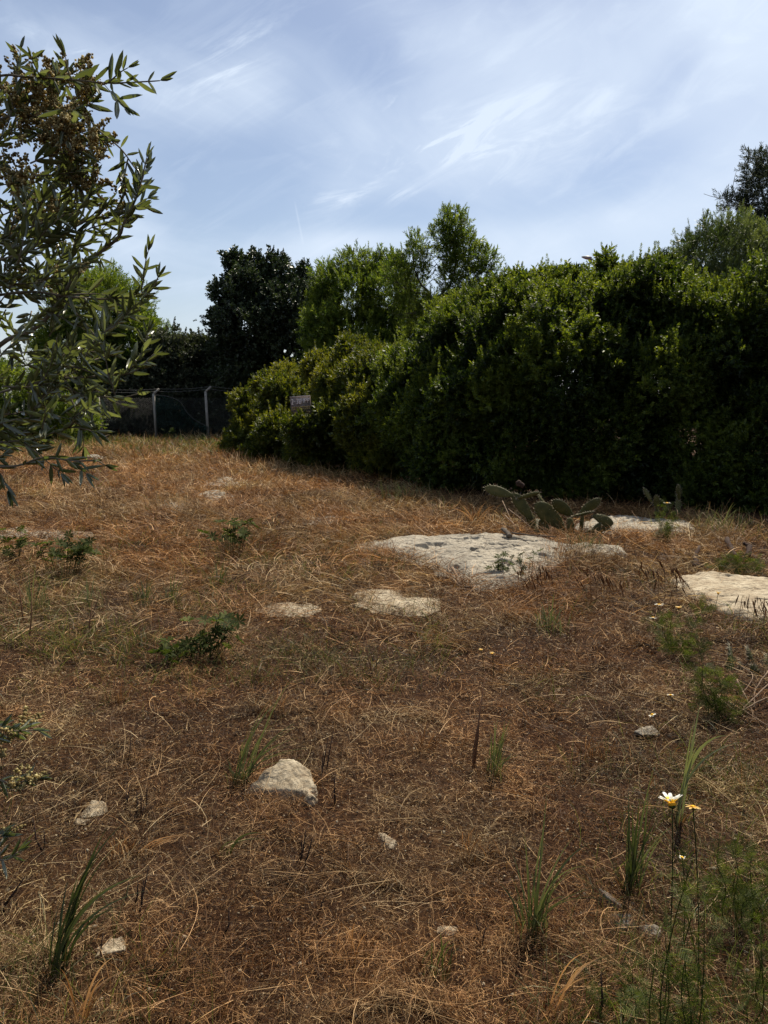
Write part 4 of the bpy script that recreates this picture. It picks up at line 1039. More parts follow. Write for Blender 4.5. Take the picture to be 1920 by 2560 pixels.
tuft('big dark-green broad blades rising at the lower left corner', (140, 2440), [(268, 2068, .1, .013), (330, 2040, .5, .008), (362, 2185, .8, .015), (240, 2130, .3, .012), (310, 2260, .4, .008), (170, 2200, .1, .009), (200, 2180, .2, .009), (230, 2290, .3, .008), (150, 2300, 0, .008)], filler=5, hgt=.16, width=.012, t0=.15)
tuft('fresh green tuft leaning right behind the cream wedge stone', (600, 1965), [(740, 1685, .2, .007), (705, 1740, .2, .008), (765, 1795, .4, .006), (735, 1810, .3, .007), (680, 1800, .2, .008), (660, 1790, .1, .007), (760, 1840, .6, .006), (700, 1860, .4, .006), (640, 1830, .1, .007), (790, 1870, .7, .005), (620, 1850, .1, .006)], filler=10, hgt=.14, t0=.5)
tuft('slim green and red-stalked tuft standing right of centre', (1232, 1945), [(1245, 1792, .1), (1262, 1800, .1), (1278, 1795, .1), (1250, 1850, .1), (1225, 1830, .1), (1290, 1880, .4), (1235, 1800, .1), (1256, 1830, .1)], filler=12, width=.007, hgt=.14, t0=.5)
tuft('wide-spread green tuft at bottom right of centre', (1330, 2345), [(1368, 1978, .1, .008), (1362, 2060, .1, .007), (1310, 2080, .1, .006), (1482, 2102, .8, .009), (1440, 2085, .4, .008), (1275, 2120, .1, .006), (1240, 2200, .3, .006), (1400, 2180, .3, .007), (1350, 2160, .1, .008), (1500, 2215, .9, .006), (1420, 2240, .4, .006), (1290, 2240, .2, .006), (1330, 2180, .0, .008)], filler=14, hgt=.15, t0=.5)
tuft('thick upright green clump left of the yellow daisy', (1575, 2235), [(1570, 1965, .05, .009), (1600, 1990, .05, .009), (1622, 1978, .1, .009), (1640, 1900, .1, .007), (1592, 2050, .05, .009), (1650, 2040, .2, .008), (1560, 2060, .05, .008), (1690, 2060, .4, .007), (1612, 2030, .1, .009), (1580, 2010, .05, .009), (1660, 2090, .3, .007)], filler=12, hgt=.14, t0=.35)
tuft('two long pale blades arching high beside the daisy heads', (1690, 2060), [(1752, 1752, .2, .015), (1820, 1838, 1.3, .019), (1735, 1800, .2, .009)], filler=6, hgt=.12, t0=.9)
tuft('grass blade pair reaching over thatch below the wedge stone', (560, 2140), [(662, 2083, .9, .009), (620, 2110, .6, .006)], filler=3, hgt=.06, t0=.5)
tuft('grassy green tuft in mid field, left of the broad-leaved plant', (362, 1520), [(350, 1440, .1, .008), (370, 1430, .1, .008), (385, 1445, .1, .008), (335, 1450, .1, .008)], filler=26, hgt=.22, spread=.14, width=.009)
tuft('green tuft in mid field beside the one left of the broad-leaved plant', (430, 1515), [(425, 1435, .1, .008), (440, 1425, .1, .008), (452, 1440, .1, .008)], filler=18, hgt=.22, spread=.10, width=.008)
tuft('thin green tuft standing near the left edge in mid field', (85, 1530), [(70, 1420, .1, .008), (90, 1415, .1, .008), (110, 1440, .1, .008), (60, 1450, .2, .008)], filler=24, hgt=.3, spread=.16, width=.008, t0=.6)
tuft('thin green tuft with dark stalk right of the left-edge tuft', (225, 1520), [(215, 1440, .1, .008), (240, 1430, .1, .008)], filler=18, hgt=.26, spread=.12, width=.008, t0=.6)
tuft('small green tuft under the farther broad-leaved plant', (545, 1470), [(540, 1400, .1, .008), (565, 1395, .1, .008), (580, 1410, .2, .008)], filler=18, hgt=.24, spread=.12, width=.008)
tuft('grey-green leafy tuft in brown grass right of the largest slab', (1375, 1580), [(1350, 1500, .2, .010), (1385, 1480, .1, .010), (1410, 1520, .3, .010)], filler=30, hgt=.20, spread=.12, width=.010, t0=.6)
tuft('green tuft at the foot of the largest prickly pear', (1465, 1385), [(1440, 1330, .2, .01), (1470, 1325, .1, .01), (1500, 1335, .3, .01)], filler=36, hgt=.28, spread=.25, width=.010)
tuft('yellowish grass tuft in front of the prickly pear stems', (1400, 1400), [(1395, 1340, .1, .008), (1412, 1335, .1, .008)], filler=30, hgt=.26, spread=.25, width=.007, mat='hay', t0=.5)
tuft('bent grass tuft against the black hedge left of the prickly pear', (1190, 1318), [(1150, 1262, .3, .01), (1215, 1255, .5, .01), (1240, 1262, .6, .01), (1130, 1270, .6, .01)], filler=36, hgt=.36, spread=.3, width=.009, mat='hay', t0=.5)
tuft('bent pale grass tuft against the black hedge right of the pale rock', (1800, 1330), [(1770, 1268, .4, .010), (1790, 1278, .6, .010), (1850, 1270, .5, .01), (1835, 1255, .3, .01)], filler=36, hgt=.34, spread=.4, width=.009, t0=.7)
tuft('green and dry tuft at the hedge edge above the tall grass', (1010, 1255), [(985, 1200, .3, .012), (1040, 1205, .4, .012), (1070, 1215, .5, .012)], filler=50, hgt=.4, spread=.6, width=.010, t0=.6)
tuft('spindly green tuft at lower centre right by the burnt stubs', (1090, 2440), [(1100, 2330, .1, .006), (1130, 2350, .2, .006)], filler=12, hgt=.12, spread=.06, width=.006)
tuft('pale arching dry grass bunch at the bottom edge right of centre', (1370, 2570), [(1520, 2385, .9, .008), (1500, 2400, .8, .006), (1480, 2380, .7, .005), (1570, 2400, 1.0, .005)], filler=10, hgt=.12, spread=.08, width=.007, mat='straw', t0=.75)
tuft('yellow broken straw bunch pointing up right in the lower left', (350, 2135), [(480, 2088, .5, .005), (500, 2080, .5, .004), (460, 2100, .5, .005), (440, 2098, .5, .004)], filler=6, hgt=.05, spread=.05, width=.004, mat='straw', t0=.85)
tuft('dry pale bunch bending over at the bottom left edge', (200, 2580), [(290, 2390, .5, .006), (270, 2440, .4, .005), (330, 2420, .7, .006), (150, 2420, .3, .005)], filler=50, hgt=.16, spread=.22, width=.004, mat='straw', t0=.6)

for i_, (lab, f_, tp) in enumerate([
    ('withered straw tuft between the cream tilted stone and the big green blades', (300, 2150), [(270, 2090), (330, 2085), (350, 2110)]),
    ('withered brown tuft above the wedge stone, just right of the green one', (690, 1790), [(660, 1720), (700, 1700), (735, 1730)]),
    ('withered tuft left of the tall reddish stalk', (1060, 1880), [(1030, 1810), (1070, 1800), (1100, 1830)]),
    ('withered tuft in the lower centre between stub pairs', (880, 2400), [(850, 2310), (890, 2300), (930, 2330)]),
    ('straw tuft at mid left beneath the broad-leaved plant', (300, 1760), [(270, 1700), (310, 1690), (345, 1705)]),
    ('yellowed tuft on the right between the stone and the feathery weeds', (1480, 1900), [(1440, 1840), (1490, 1830), (1530, 1850)]),
    ('withered tuft left of the bottom green spreading tuft', (1180, 2150), [(1150, 2080), (1190, 2060), (1220, 2090)]),
    ('straw tuft below the low cream rock patch', (1080, 1600), [(1050, 1550), (1085, 1540), (1115, 1555)])]):
    tuft(lab, f_, [(a, b, .3, .003) for a, b in tp], filler=34, hgt=.11, spread=.09, width=.0035, mat='straw' if i_ % 3 else 'hay', t0=.4, group='withered grass tufts')

# broad-leaved plants with palmate leaves
def palm(seed, n=8):
    r_ = np.random.default_rng(seed); Vs, Fs, Ts = [], [], []
    for i in range(n):
        a = i / n * 2 * math.pi + r_.normal(0, .1); d = np.array([math.cos(a), math.sin(a), .35 + r_.normal(0, .1)]); d /= np.linalg.norm(d)
        s = np.array([-math.sin(a), math.cos(a), 0]); L, w = .042 * r_.uniform(.8, 1.15), .013
        pts = [np.zeros(3), d * L * .55 - s * w / 2 + [0, 0, .002], d * L + [0, 0, -.006], d * L * .55 + s * w / 2 + [0, 0, .002]]
        Vs.append(np.array(pts)); Fs.append([[0, 1, 2, 3]] + np.array(4 * i)); Ts.append(np.full(4, np.clip(r_.normal(.5, .2), 0, 1)))
    return np.concatenate(Vs), [np.concatenate(Fs)], np.concatenate(Ts)
PALM = [palm(i) for i in range(4)]
def lupin(label, foot, spots, n=26, scale=1.0, spread=.1, hmin=.06, hmax=.2, group='broad-leaved plants in the field'):
    b = gp(*foot); t = thing('leafy_plant', label, 'plant', b, group); mb, sb = MB(), MB()
    P = []
    for (x, y, r) in spots:
        c = at(x, y, b[1])
        for _ in range(int(n * .7)):
            P.append(c + rng.normal(0, 1.25, 3) * np.array([r, r, r * .6]) * b[1] / FPX)
    P = np.array(P); P[:, 2] = np.maximum(P[:, 2], b[2] + .03)
    for p in P:
        p0 = b + np.array([(p[0] - b[0]) * .5, (p[1] - b[1]) * .5, 0]); tube(sb, bez(p0, (p0 + p) / 2 + [0, 0, .02], p, 5), .0016, 4)
    nrm = unit(np.stack([rng.normal(0, .5, len(P)), rng.normal(-.2, .5, len(P)), np.ones(len(P))], 1))
    v = rng.integers(0, 4, len(P))
    for k in range(4):
        q = v == k; inst(mb, *PALM[k], frames(nrm[q]), rng.uniform(.9, 1.5, q.sum()) * scale, P[q], jit=.3)
    mb.build('leaves', M['lupin'], t); sb.build('stems', M['weed'], t)
lupin('nearest broad-leaved dark green plant, low in reddish thatch, left of centre', (495, 1655), [(535, 1555, 22), (545, 1590, 24), (470, 1620, 26), (430, 1630, 18), (500, 1600, 20)], 16, 1.1)
lupin('broad-leaved plant farther back amid tall dry grass', (575, 1400), [(590, 1310, 22), (570, 1340, 18), (600, 1330, 18)], 18, 1.2)
lupin('broad-leaved plant in the dry grass near the left side', (160, 1450), [(160, 1365, 24), (200, 1390, 22), (120, 1380, 16), (210, 1370, 14)], 18, 1.3)
lupin('broad-leaved plant cut by the left edge beside the rock ledge', (30, 1410), [(35, 1345, 20), (15, 1370, 16)], 16, 1.2)
lupin('small leafy sprig growing on the largest slab', (1252, 1440), [(1250, 1395, 9), (1240, 1410, 8), (1262, 1420, 10)], 9, .8)
lupin('dark little sprig at the slab right end', (1320, 1450), [(1300, 1400, 10), (1330, 1390, 10), (1290, 1420, 8)], 7, .7)
lupin('leafy weed poking from the fence foot', (430, 1108), [(425, 1078, 8), (415, 1090, 8)], 10, 2.2)

# feathery weeds
def frond(seed):
    r_ = np.random.default_rng(seed); Vs, Fs, Ts = [], [], []; n = 0
    for i in range(14):
        z = .01 + .006 * i; L = .022 * math.sin((i + 2) / 17 * math.pi) + .004
        for s in (-1, 1):
            d = unit(np.array([s, r_.normal(0, .35), .7])); tip = np.array([0, 0, z]) + d * L; w = np.array([0, 0, .0022])
            Vs.append(np.array([[0, 0, z] - w / 2, tip - w / 4, tip + w / 4 + [0, 0, .001], [0, 0, z] + w / 2])); Fs.append(np.array([[0, 1, 2, 3]]) + n); n += 4
            Ts.append(np.full(4, np.clip(r_.normal(.5, .2), 0, 1)))
    return np.concatenate(Vs), [np.concatenate(Fs)], np.concatenate(Ts)
FR = [frond(i) for i in range(4)]
def weed(label, foot, stems, fronds=12, scale=1.0, D=None, group='feathery green weeds'):
    b = gp(*foot) if D is None else at(foot[0], foot[1], D)
    if D is not None: b[2] = float(gz(b[0], b[1]))
    t = thing('feathery_weed', label, 'weed', b, group); mb, sb = MB(), MB()
    for (x, y, j) in stems:
        p2 = at(x, y, b[1] + rng.uniform(-.1, .1)); p0 = b + np.array([rng.normal(0, .03), rng.normal(0, .03), 0])
        P = smoothline([p0, p0 + (p2 - p0) * .35 + rng.normal(0, .022, 3), p0 + (p2 - p0) * .7 + rng.normal(0, .022, 3), p2], 3); tube(sb, P, np.linspace(.0020, .0009, 10), 5)
        k = max(8, int(fronds * 1.0)); u = rng.uniform(.08, 1, k); idx = (u * 9).astype(int).clip(0, 8); PP = P[idx] + (P[idx + 1] - P[idx]) * (u * 9 - idx)[:, None]
        d = unit(unit(P[idx + 1] - P[idx]) * .6 + rng.normal(0, .7, (k, 3)))
        v = rng.integers(0, 4, k)
        for q in range(4):
            m = v == q; inst(mb, *FR[q], frames(d[m]), rng.uniform(.3, .75, m.sum()) * scale, PP[m], jit=.2)
    mb.build('leaves', M['weed'], t); sb.build('stems', M['weed'], t)
weed('tall feathery weed in the lower right, under the yellow daisy', (1690, 2800), [(1730, 2150, 0), (1705, 2240, 0), (1660, 2300, 0), (1760, 2260, 0), (1640, 2380, 0), (1780, 2200, 0), (1720, 2350, 0)], 30, 1.1)
weed('feathery weed at the right edge near the daisy', (1860, 2330), [(1800, 2080, 0), (1830, 2120, 0), (1880, 2140, 0), (1905, 2160, 0), (1840, 2180, 0), (1790, 2160, 0), (1930, 2200, 0)], 26, 1.1)
weed('feathery weed low in the right corner of the picture', (1900, 2580), [(1870, 2330, 0), (1900, 2300, 0), (1850, 2420, 0), (1935, 2400, 0)], 18, 1.0)
weed('feathery weed patch along the bottom edge right of centre', (1560, 2600), [(1540, 2440, 0), (1580, 2420, 0), (1500, 2470, 0), (1610, 2480, 0)], 20, .9)
weed('feathery weed beside the low prickly pear at right', (1790, 1800), [(1780, 1650, 0), (1800, 1680, 0), (1820, 1720, 0), (1760, 1680, 0), (1740, 1600, 0), (1700, 1590, 0), (1850, 1740, 0)], 26, 1.5)
weed('feathery flowering weed in front of the bright right slab', (1690, 1640), [(1680, 1530, 0), (1710, 1545, 0), (1650, 1550, 0), (1740, 1560, 0), (1630, 1525, 0), (1765, 1510, 0)], 22, 1.6)
weed('bright weed standing on the pale rock behind the prickly pear', (1668, 1360), [(1668, 1262, 0), (1662, 1290, 0), (1680, 1300, 0), (1650, 1310, 0)], 24, 2.2)
weed('yellow-green creeping weed patch above the bright right slab', (1850, 1440), [(1800, 1400, 0), (1830, 1395, 0), (1860, 1400, 0), (1890, 1405, 0), (1820, 1420, 0), (1910, 1420, 0), (1780, 1415, 0)], 34, 1.7)

# daisies
def daisy(label, head, foot, size=.035, npet=15, mat='petal', tilt=(0, -.3), droop=.25, stem=True):
    b = gp(*foot); c = at(head[0], head[1], b[1])
    t = thing('daisy', label, 'flower', b, 'crown daisies'); ax = unit(np.array([tilt[0], tilt[1], 1.0])); R = frames(ax[None], np.array([.3]))[0]
    mb = MB(); tube(mb, bez(b, (b + c) / 2 + np.array([.02, 0, 0]), c, 8), .0016, 5); mb.build('stem', M['stem_dull'], t)
    mb = MB(); r = size / 2
    for k in range(npet):
        a = k / npet * 2 * math.pi + rng.normal(0, .06); L = r * rng.uniform(.85, 1.1); w = r * .34
        d = np.array([math.cos(a), math.sin(a), 0]); s = np.array([-math.sin(a), math.cos(a), 0]); up = droop + rng.normal(0, .10)
        rows = [(.25, .5), (.6, 1.0), (.88, .9), (1.0, .35)]; V = []
        for f, ww in rows:
            z = up * L * f - .25 * L * f * f
            V += [d * L * f - s * w * ww / 2 + [0, 0, z + .08 * w], d * L * f + [0, 0, z], d * L * f + s * w * ww / 2 + [0, 0, z + .08 * w]]
        V = np.array(V) @ R.T + c
        F = [[3 * i + j, 3 * i + j + 1, 3 * i + j + 4, 3 * i + j + 3] for i in range(3) for j in range(2)]
        mb.add(V, [np.array(F)], np.repeat([0, .45, .8, 1], 3))
    mb.build('petals', M[mat], t)
    V0, F0 = ICO3; mb = MB(); V = V0 * [r * .36, r * .36, r * .2] * (1 + .25 * (rng.random((len(V0), 1)) - .5))
    mb.add(V @ R.T + c + ax * r * .06, [F0]); mb.build('flower_disc', M['disc'], t)
    mb = MB(); mb.add((V0 * [r * .3, r * .3, r * .2]) @ R.T + c - ax * r * .12, [F0]); mb.build('calyx', M['weed'], t, True)
daisy('large white and yellow daisy, petals spread, at lower right', (1680, 2012), (1655, 2570), .056, 16, tilt=(-.12, .45), droop=.95)
daisy('withered orange daisy head right beside the large white and yellow one', (1732, 2018), (1740, 2580), .038, 12, 'petal_old', (.1, .3), .3)
daisy('creamy daisy, upper of the pair left of the yellow bloom by the right slab', (1648, 1512), (1655, 1610), .055, 16, tilt=(0, .2), droop=.3)
daisy('half-closed cream daisy just below the upper creamy one', (1632, 1544), (1638, 1620), .050, 12, tilt=(.1, .3), droop=.1)
daisy('yellow daisy right of the two cream ones by the right slab', (1696, 1520), (1700, 1600), .045, 14, 'petal_old', (0, .1), .6)
daisy('yellowish daisy bud in front of the bright right slab', (1795, 1484), (1770, 1560), .042, 10, 'petal_old', (.1, 0), .9)
daisy('white daisy low over the thatch, upper of the two left of the long arching blade', (1676, 1738), (1680, 1790), .036, 13, tilt=(0, .3), droop=.4)
daisy('white daisy bent sideways, lower left of its neighbour above the thatch', (1630, 1786), (1645, 1840), .036, 12, tilt=(-.5, .3), droop=.1)
daisy('tiny white daisy atop the weed on the pale rock', (1667, 1258), (1668, 1352), .08, 12, tilt=(0, .1), droop=.3)
daisy('small white daisy bud among the feathery weeds at lower right', (1705, 2143), (1700, 2420), .018, 10, tilt=(0, .1), droop=.3)
daisy('small yellow flower left of the red stalk in mid thatch', (1202, 1625), (1205, 1700), .028, 10, 'petal_old', (0, 0), .6)
daisy('small yellow flower, right one of the pair in mid thatch', (1230, 1634), (1228, 1720), .028, 10, 'petal_old', (0, 0), .6)

# burnt stubs and stalks
def stubs(label, foot, stalks, mat='char', r=.0028, cat='stubble', name='burnt_stubble', group='burnt stubble clumps'):
    b = gp(*foot); t = thing(name, label, cat, b, group)
    for (bx, by, tx, ty) in stalks:
        p = gp(bx, by); q = at(tx, ty, p[1] + rng.uniform(-.02, .02)); p = p - [0, 0, .01]; mb = MB()
        m = (p + q) / 2 + rng.normal(0, .004, 3); tube(mb, [p, m, q], [r * 1.3, r, r * .45], 6)
        mb.build('stalk', M[mat], t, True)
stubs('single dark stub casting a blob of shade in the left thatch', (326, 1905), [(323, 1907, 328, 1838)])
stubs('dense group of burnt stubs right of the cream tilted stone', (335, 2045), [(312, 2030, 316, 1968), (320, 2035, 326, 1962), (340, 2050, 342, 1975), (350, 2050, 352, 1985), (335, 2045, 348, 2000), (362, 2040, 368, 1965), (356, 2050, 360, 2010)])
stubs('paired tall dark stubs right behind the wedge stone', (805, 1955), [(800, 1950, 820, 1842), (812, 1945, 833, 1830), (806, 1955, 808, 1880)], r=.003)
stubs('lone thick burnt stub right of the wedge stone', (838, 2010), [(838, 2012, 838, 1932)], r=.0035)
stubs('forked burnt stubs below the wedge stone', (752, 2170), [(745, 2170, 765, 2068), (757, 2172, 782, 2092), (750, 2150, 755, 2100)], r=.003)
stubs('crossing dark stalks in the grass at lower left centre', (345, 2300), [(330, 2270, 345, 2200), (345, 2300, 372, 2165), (355, 2270, 360, 2200), (310, 2280, 322, 2205)])
stubs('leaning burnt stub in open thatch at lower centre', (553, 2340), [(553, 2345, 572, 2270)], r=.003)
stubs('upright black stub before the pale flat stone at lower left', (256, 2410), [(255, 2412, 258, 2332)], r=.0025)
stubs('tilted dark twig stub in the thatch at lower centre right', (792, 2290), [(790, 2292, 812, 2240)], r=.0028)
stubs('three burnt stubs at bottom, just right of centre', (1190, 2360), [(1182, 2350, 1190, 2300), (1196, 2355, 1200, 2308), (1206, 2370, 1214, 2320)], r=.003)
stubs('thick dark stub at the bottom edge right of centre', (1500, 2545), [(1500, 2550, 1502, 2430)], r=.0032)
stubs('slanting dark stub at the left edge above the large green blades', (15, 2260), [(0, 2270, 60, 2195)], r=.004)
stubs('burnt stub pair at the left edge by the olive twig tips', (110, 2130), [(108, 2130, 110, 2075), (112, 2135, 84, 2045)], r=.003)
stubs('tall thin reddish dock stalk standing right of centre', (1180, 1925), [(1180, 1928, 1214, 1680), (1184, 1928, 1200, 1745), (1182, 1925, 1196, 1800)], 'dry_stalk', .0030, 'dry stalk', 'dry_stalk', 'dry stalks in the field')
stubs('dark thin dry stalk beside the left-edge tuft', (222, 1600), [(222, 1600, 232, 1500), (226, 1560, 250, 1480)], 'dry_stalk', .0045, 'dry stalk', 'dry_stalk', 'dry stalks in the field')
stubs('pale leaning dry stalk in the tall grass at left', (70, 1600), [(72, 1605, 80, 1480), (60, 1560, 48, 1460)], 'dry_stalk', .0045, 'dry stalk', 'dry_stalk', 'dry stalks in the field')
stubs('thin dry stalk group in thatch at picture centre', (935, 1690), [(932, 1692, 915, 1590), (938, 1690, 948, 1612), (928, 1688, 926, 1640)], 'dry_stalk', .003, 'dry stalk', 'dry_stalk', 'dry stalks in the field')

# twigs, dead wood
def wood(name, label, lines, mat, cat='twig', sides=7, group=None):
    mb = MB(); b = gp(lines[0][0][0][0], lines[0][0][0][1])
    for pts, r0, r1, dz in lines:
        P = np.array([gp(x, y) for x, y in pts]) ; P[:, 2] += np.array(dz)
        P = smoothline(P, 4); P += rng.normal(0, r0 * .25, P.shape)
        tube(mb, P, np.linspace(r0, r1, len(P)), sides)
    tag(mb.build(name, M[mat], smooth=True, base=b), label, cat, group)
wood('dead_branch', 'bleached crooked dead branch leaning on the front lip of the largest slab', [([(1188, 1480), (1150, 1474), (1120, 1440), (1132, 1425)], .010, .006, [.05, .03, .06, .11]), ([(1188, 1480), (1165, 1500), (1160, 1520)], .006, .003, [.05, .02, .02]), ([(1130, 1445), (1152, 1470)], .014, .010, [.09, .03])], 'dead_twig')
wood('dead_branch', 'gnarled dark dead branch lying at right, below the black hedge', [([(1815, 1380), (1835, 1398), (1865, 1402)], .03, .02, [.14, .04, .03]), ([(1865, 1402), (1872, 1390), (1855, 1385)], .03, .015, [.04, .1, .12])], 'char')
wood('dead_stump', 'small grey stump with a curl of bark above the bright right slab', [([(1742, 1424), (1738, 1415), (1748, 1395)], .035, .012, [.02, .05, .12]), ([(1742, 1424), (1756, 1422)], .04, .02, [.02, .02])], 'char', 'stump')
wood('dead_branch', 'short bark chunk on the back edge of the largest slab', [([(1258, 1352), (1268, 1362), (1274, 1366)], .022, .025, [.14, .12, .11])], 'bark')
wood('dead_branch', 'thin dark stick lying on the back edge of the largest slab', [([(1280, 1362), (1330, 1366), (1390, 1368)], .009, .005, [.13, .12, .11])], 'bark')
wood('twig_tangle', 'tangle of pale reddish dead stems at the right edge, mid height', [([(1770, 1725), (1800, 1770), (1850, 1800), (1890, 1812)], .005, .003, [.04, .05, .03, .02]), ([(1840, 1722), (1870, 1770), (1882, 1800)], .005, .003, [.05, .03, .02]), ([(1930, 1735), (1880, 1770), (1850, 1790)], .004, .003, [.08, .05, .02]), ([(1935, 1760), (1890, 1775), (1830, 1800)], .004, .003, [.05, .04, .02]),
      ([(1920, 1710), (1888, 1740), (1885, 1780)], .004, .002, [.08, .04, .02]), ([(1780, 1740), (1840, 1780), (1920, 1830)], .004, .003, [.02, .03, .03]), ([(1850, 1690), (1880, 1710), (1860, 1740), (1845, 1735)], .003, .002, [.06, .05, .03, .02])], 'dead_twig', 'twigs')
wood('twig_pile', 'straight brown dead stems in the grass left of the prickly pear', [([(1262, 1320), (1300, 1340), (1322, 1348)], .008, .004, [.16, .06, .03]), ([(1270, 1312), (1310, 1325), (1330, 1330)], .007, .004, [.2, .1, .05]), ([(1240, 1330), (1290, 1335), (1318, 1345)], .006, .004, [.12, .05, .03]), ([(1255, 1300), (1290, 1335)], .006, .004, [.25, .03])], 'dead_twig', 'twigs')

# drooping brome seed heads at right
def brome(label, foot, heads, mat='straw', group='drooping brome grasses'):
    b = gp(*foot); t = thing('brome_grass', label, 'grass', b, group); mb, hb = MB(), MB()
    for (x, y) in heads:
        p2 = at(x, y, b[1] + rng.uniform(-.15, .15)); p0 = b + np.array([rng.normal(0, .05), rng.normal(0, .05), 0])
        P = bez(p0, p0 + (p2 - p0) * [.3, .3, 1.1] + [0, 0, .05], p2, 10); tube(mb, P, .0016, 4)
        for k in range(6):
            c = P[-1] + rng.normal(0, .02, 3); d = unit(np.array([rng.normal(.35, .25), rng.normal(0, .3), -1.0]))
            L = rng.uniform(.05, .10)
            ribbon(hb, np.array([c, c + d * L * .4, c + d * L]), .010, rng.uniform(.1, .5))
    mb.build('stalks', M[mat], t); hb.build('seed_heads', M['thatch'], t)
brome('reddish brome grass with heads hanging over the left tip of the bright slab', (1660, 1530), [(1680, 1425), (1700, 1440), (1650, 1410), (1640, 1440), (1715, 1455), (1620, 1430), (1600, 1420)])
brome('dark brome heads seen against the bright slab at the right edge', (1870, 1610), [(1870, 1500), (1890, 1505), (1905, 1510), (1860, 1495), (1920, 1515), (1930, 1505)])
brome('brome grass stalks in front of the largest slab at its right end', (1330, 1520), [(1300, 1430), (1340, 1440), (1370, 1430), (1320, 1450), (1390, 1440), (1355, 1415)])
brome('reddish brome bunch between the two right slabs', (1480, 1520), [(1470, 1430), (1500, 1440), (1520, 1450), (1450, 1440), (1540, 1460)])

# ------------------------------------------------------------------ olive tree at the left
def leaf3d():
    zs = [0, .18, .48, .78, 1.0]; ws = [0, .75, 1.0, .7, 0]; V = []
    for z, w in zip(zs, ws): V.append([0, -.10 * math.sin(z * math.pi) , z])
    for i in (1, 2, 3): V.append([-.5 * ws[i], .18 * ws[i] - .10 * math.sin(zs[i] * math.pi), zs[i]])
    for i in (1, 2, 3): V.append([.5 * ws[i], .18 * ws[i] - .10 * math.sin(zs[i] * math.pi), zs[i]])
    V = np.array(V)
    Q = np.array([[1, 2, 6, 5], [2, 3, 7, 6], [2, 1, 8, 9], [3, 2, 9, 10]]); T = np.array([[0, 1, 5], [3, 4, 7], [1, 0, 8], [4, 3, 10]])
    return V, [Q, T]
LV, LF = leaf3d()
rng = np.random.default_rng(77)
olive_base = np.array([-2.15, 2.35, 0.0]); olive_base[2] = float(gz(*olive_base[:2]))
olive = thing('olive_tree', 'olive tree in blossom whose branches enter the picture from the left', 'tree', olive_base)
wood_mb, leaf_mb, blos_mb = MB(), MB(), MB()
# blossom sprig template
def sprig(seed):
    r_ = np.random.default_rng(seed); V0, F0 = ICO1; V0 = V0; Vs, Fs, Ts = [], [], []; n = 0
    for i in range(34):
        z = r_.uniform(.002, .036); rr = .011 * (1 - z / .05); a = r_.uniform(0, 6.28)
        c = np.array([math.cos(a) * rr * r_.uniform(.3, 1), math.sin(a) * rr * r_.uniform(.3, 1), z]); s = r_.uniform(.0016, .0031)
        oc = np.array([[1, 0, 0], [-1, 0, 0], [0, 1, 0], [0, -1, 0], [0, 0, 1], [0, 0, -1]]) * s + c
        Vs.append(oc); Fs.append(np.array([[0, 2, 4], [2, 1, 4], [1, 3, 4], [3, 0, 4], [2, 0, 5], [1, 2, 5], [3, 1, 5], [0, 3, 5]]) + n); n += 6
        Ts.append(np.full(6, np.clip(r_.normal(.5, .25), 0, 1)))
    return np.concatenate(Vs), [np.concatenate(Fs)], np.concatenate(Ts)
SP = [sprig(i) for i in range(4)]
LP, LD, LS = [], [], []        # leaves: position, direction, size
BP, BD = [], []
def leaves_along(P, gap=.021, size=.060, start=.08, ang=.62, end=True):
    seg = np.linalg.norm(np.diff(P, axis=0), axis=1); cum = np.concatenate([[0], np.cumsum(seg)]); tot = cum[-1]
    s = start * tot; k = 0
    while s < tot:
        i = min(np.searchsorted(cum, s) - 1, len(seg) - 1); i = max(i, 0)
        p = P[i] + (P[i + 1] - P[i]) * (s - cum[i]) / (seg[i] + 1e-9); T = unit(P[i + 1] - P[i])
        a = unit(np.cross(T, [0.3, .2, 1])); b = np.cross(T, a); phi = k * math.pi / 2 + rng.normal(0, .4)
        sd_ = a * math.cos(phi) + b * math.sin(phi)
        for sg in (1, -1):
            if rng.random() < .12: continue
            d = unit(T * math.cos(ang) + sd_ * sg * math.sin(ang) + rng.normal(0, .30, 3) + np.array([0, 0, .0]))
            LP.append(p); LD.append(d); LS.append(size * rng.uniform(.65, 1.2) * (1 - .35 * (s / tot) ** 3))
        s += gap * rng.uniform(.75, 1.3); k += 1
    if end:
        T = unit(P[-1] - P[-2])
        for _ in range(3):
            LP.append(P[-1]); LD.append(unit(T + rng.normal(0, .3, 3))); LS.append(size * rng.uniform(.5, .8))
def twig(p, d, L, flowers=0.0, r=.0022, size=.060, gap=.021, droop=.0):
    d = unit(d); n = 7; pts = [p]; dd = d.copy()
    for i in range(n - 1):
        dd = unit(dd + rng.normal(0, .10, 3) + np.array([0, 0, -droop])); pts.append(pts[-1] + dd * L / (n - 1))
    P = np.array(pts); tube(wood_mb, P, np.linspace(r, .0010, n), 5)
    leaves_along(P, gap, size)
    if flowers > 0:
        for i in range(1, n):
            for _ in range(int(rng.poisson(flowers * 1.5))):
                BP.append(P[i] + rng.normal(0, .006, 3)); BD.append(unit(rng.normal(0, .6, 3) + dd * .6 + np.array([0, 0, .1])))
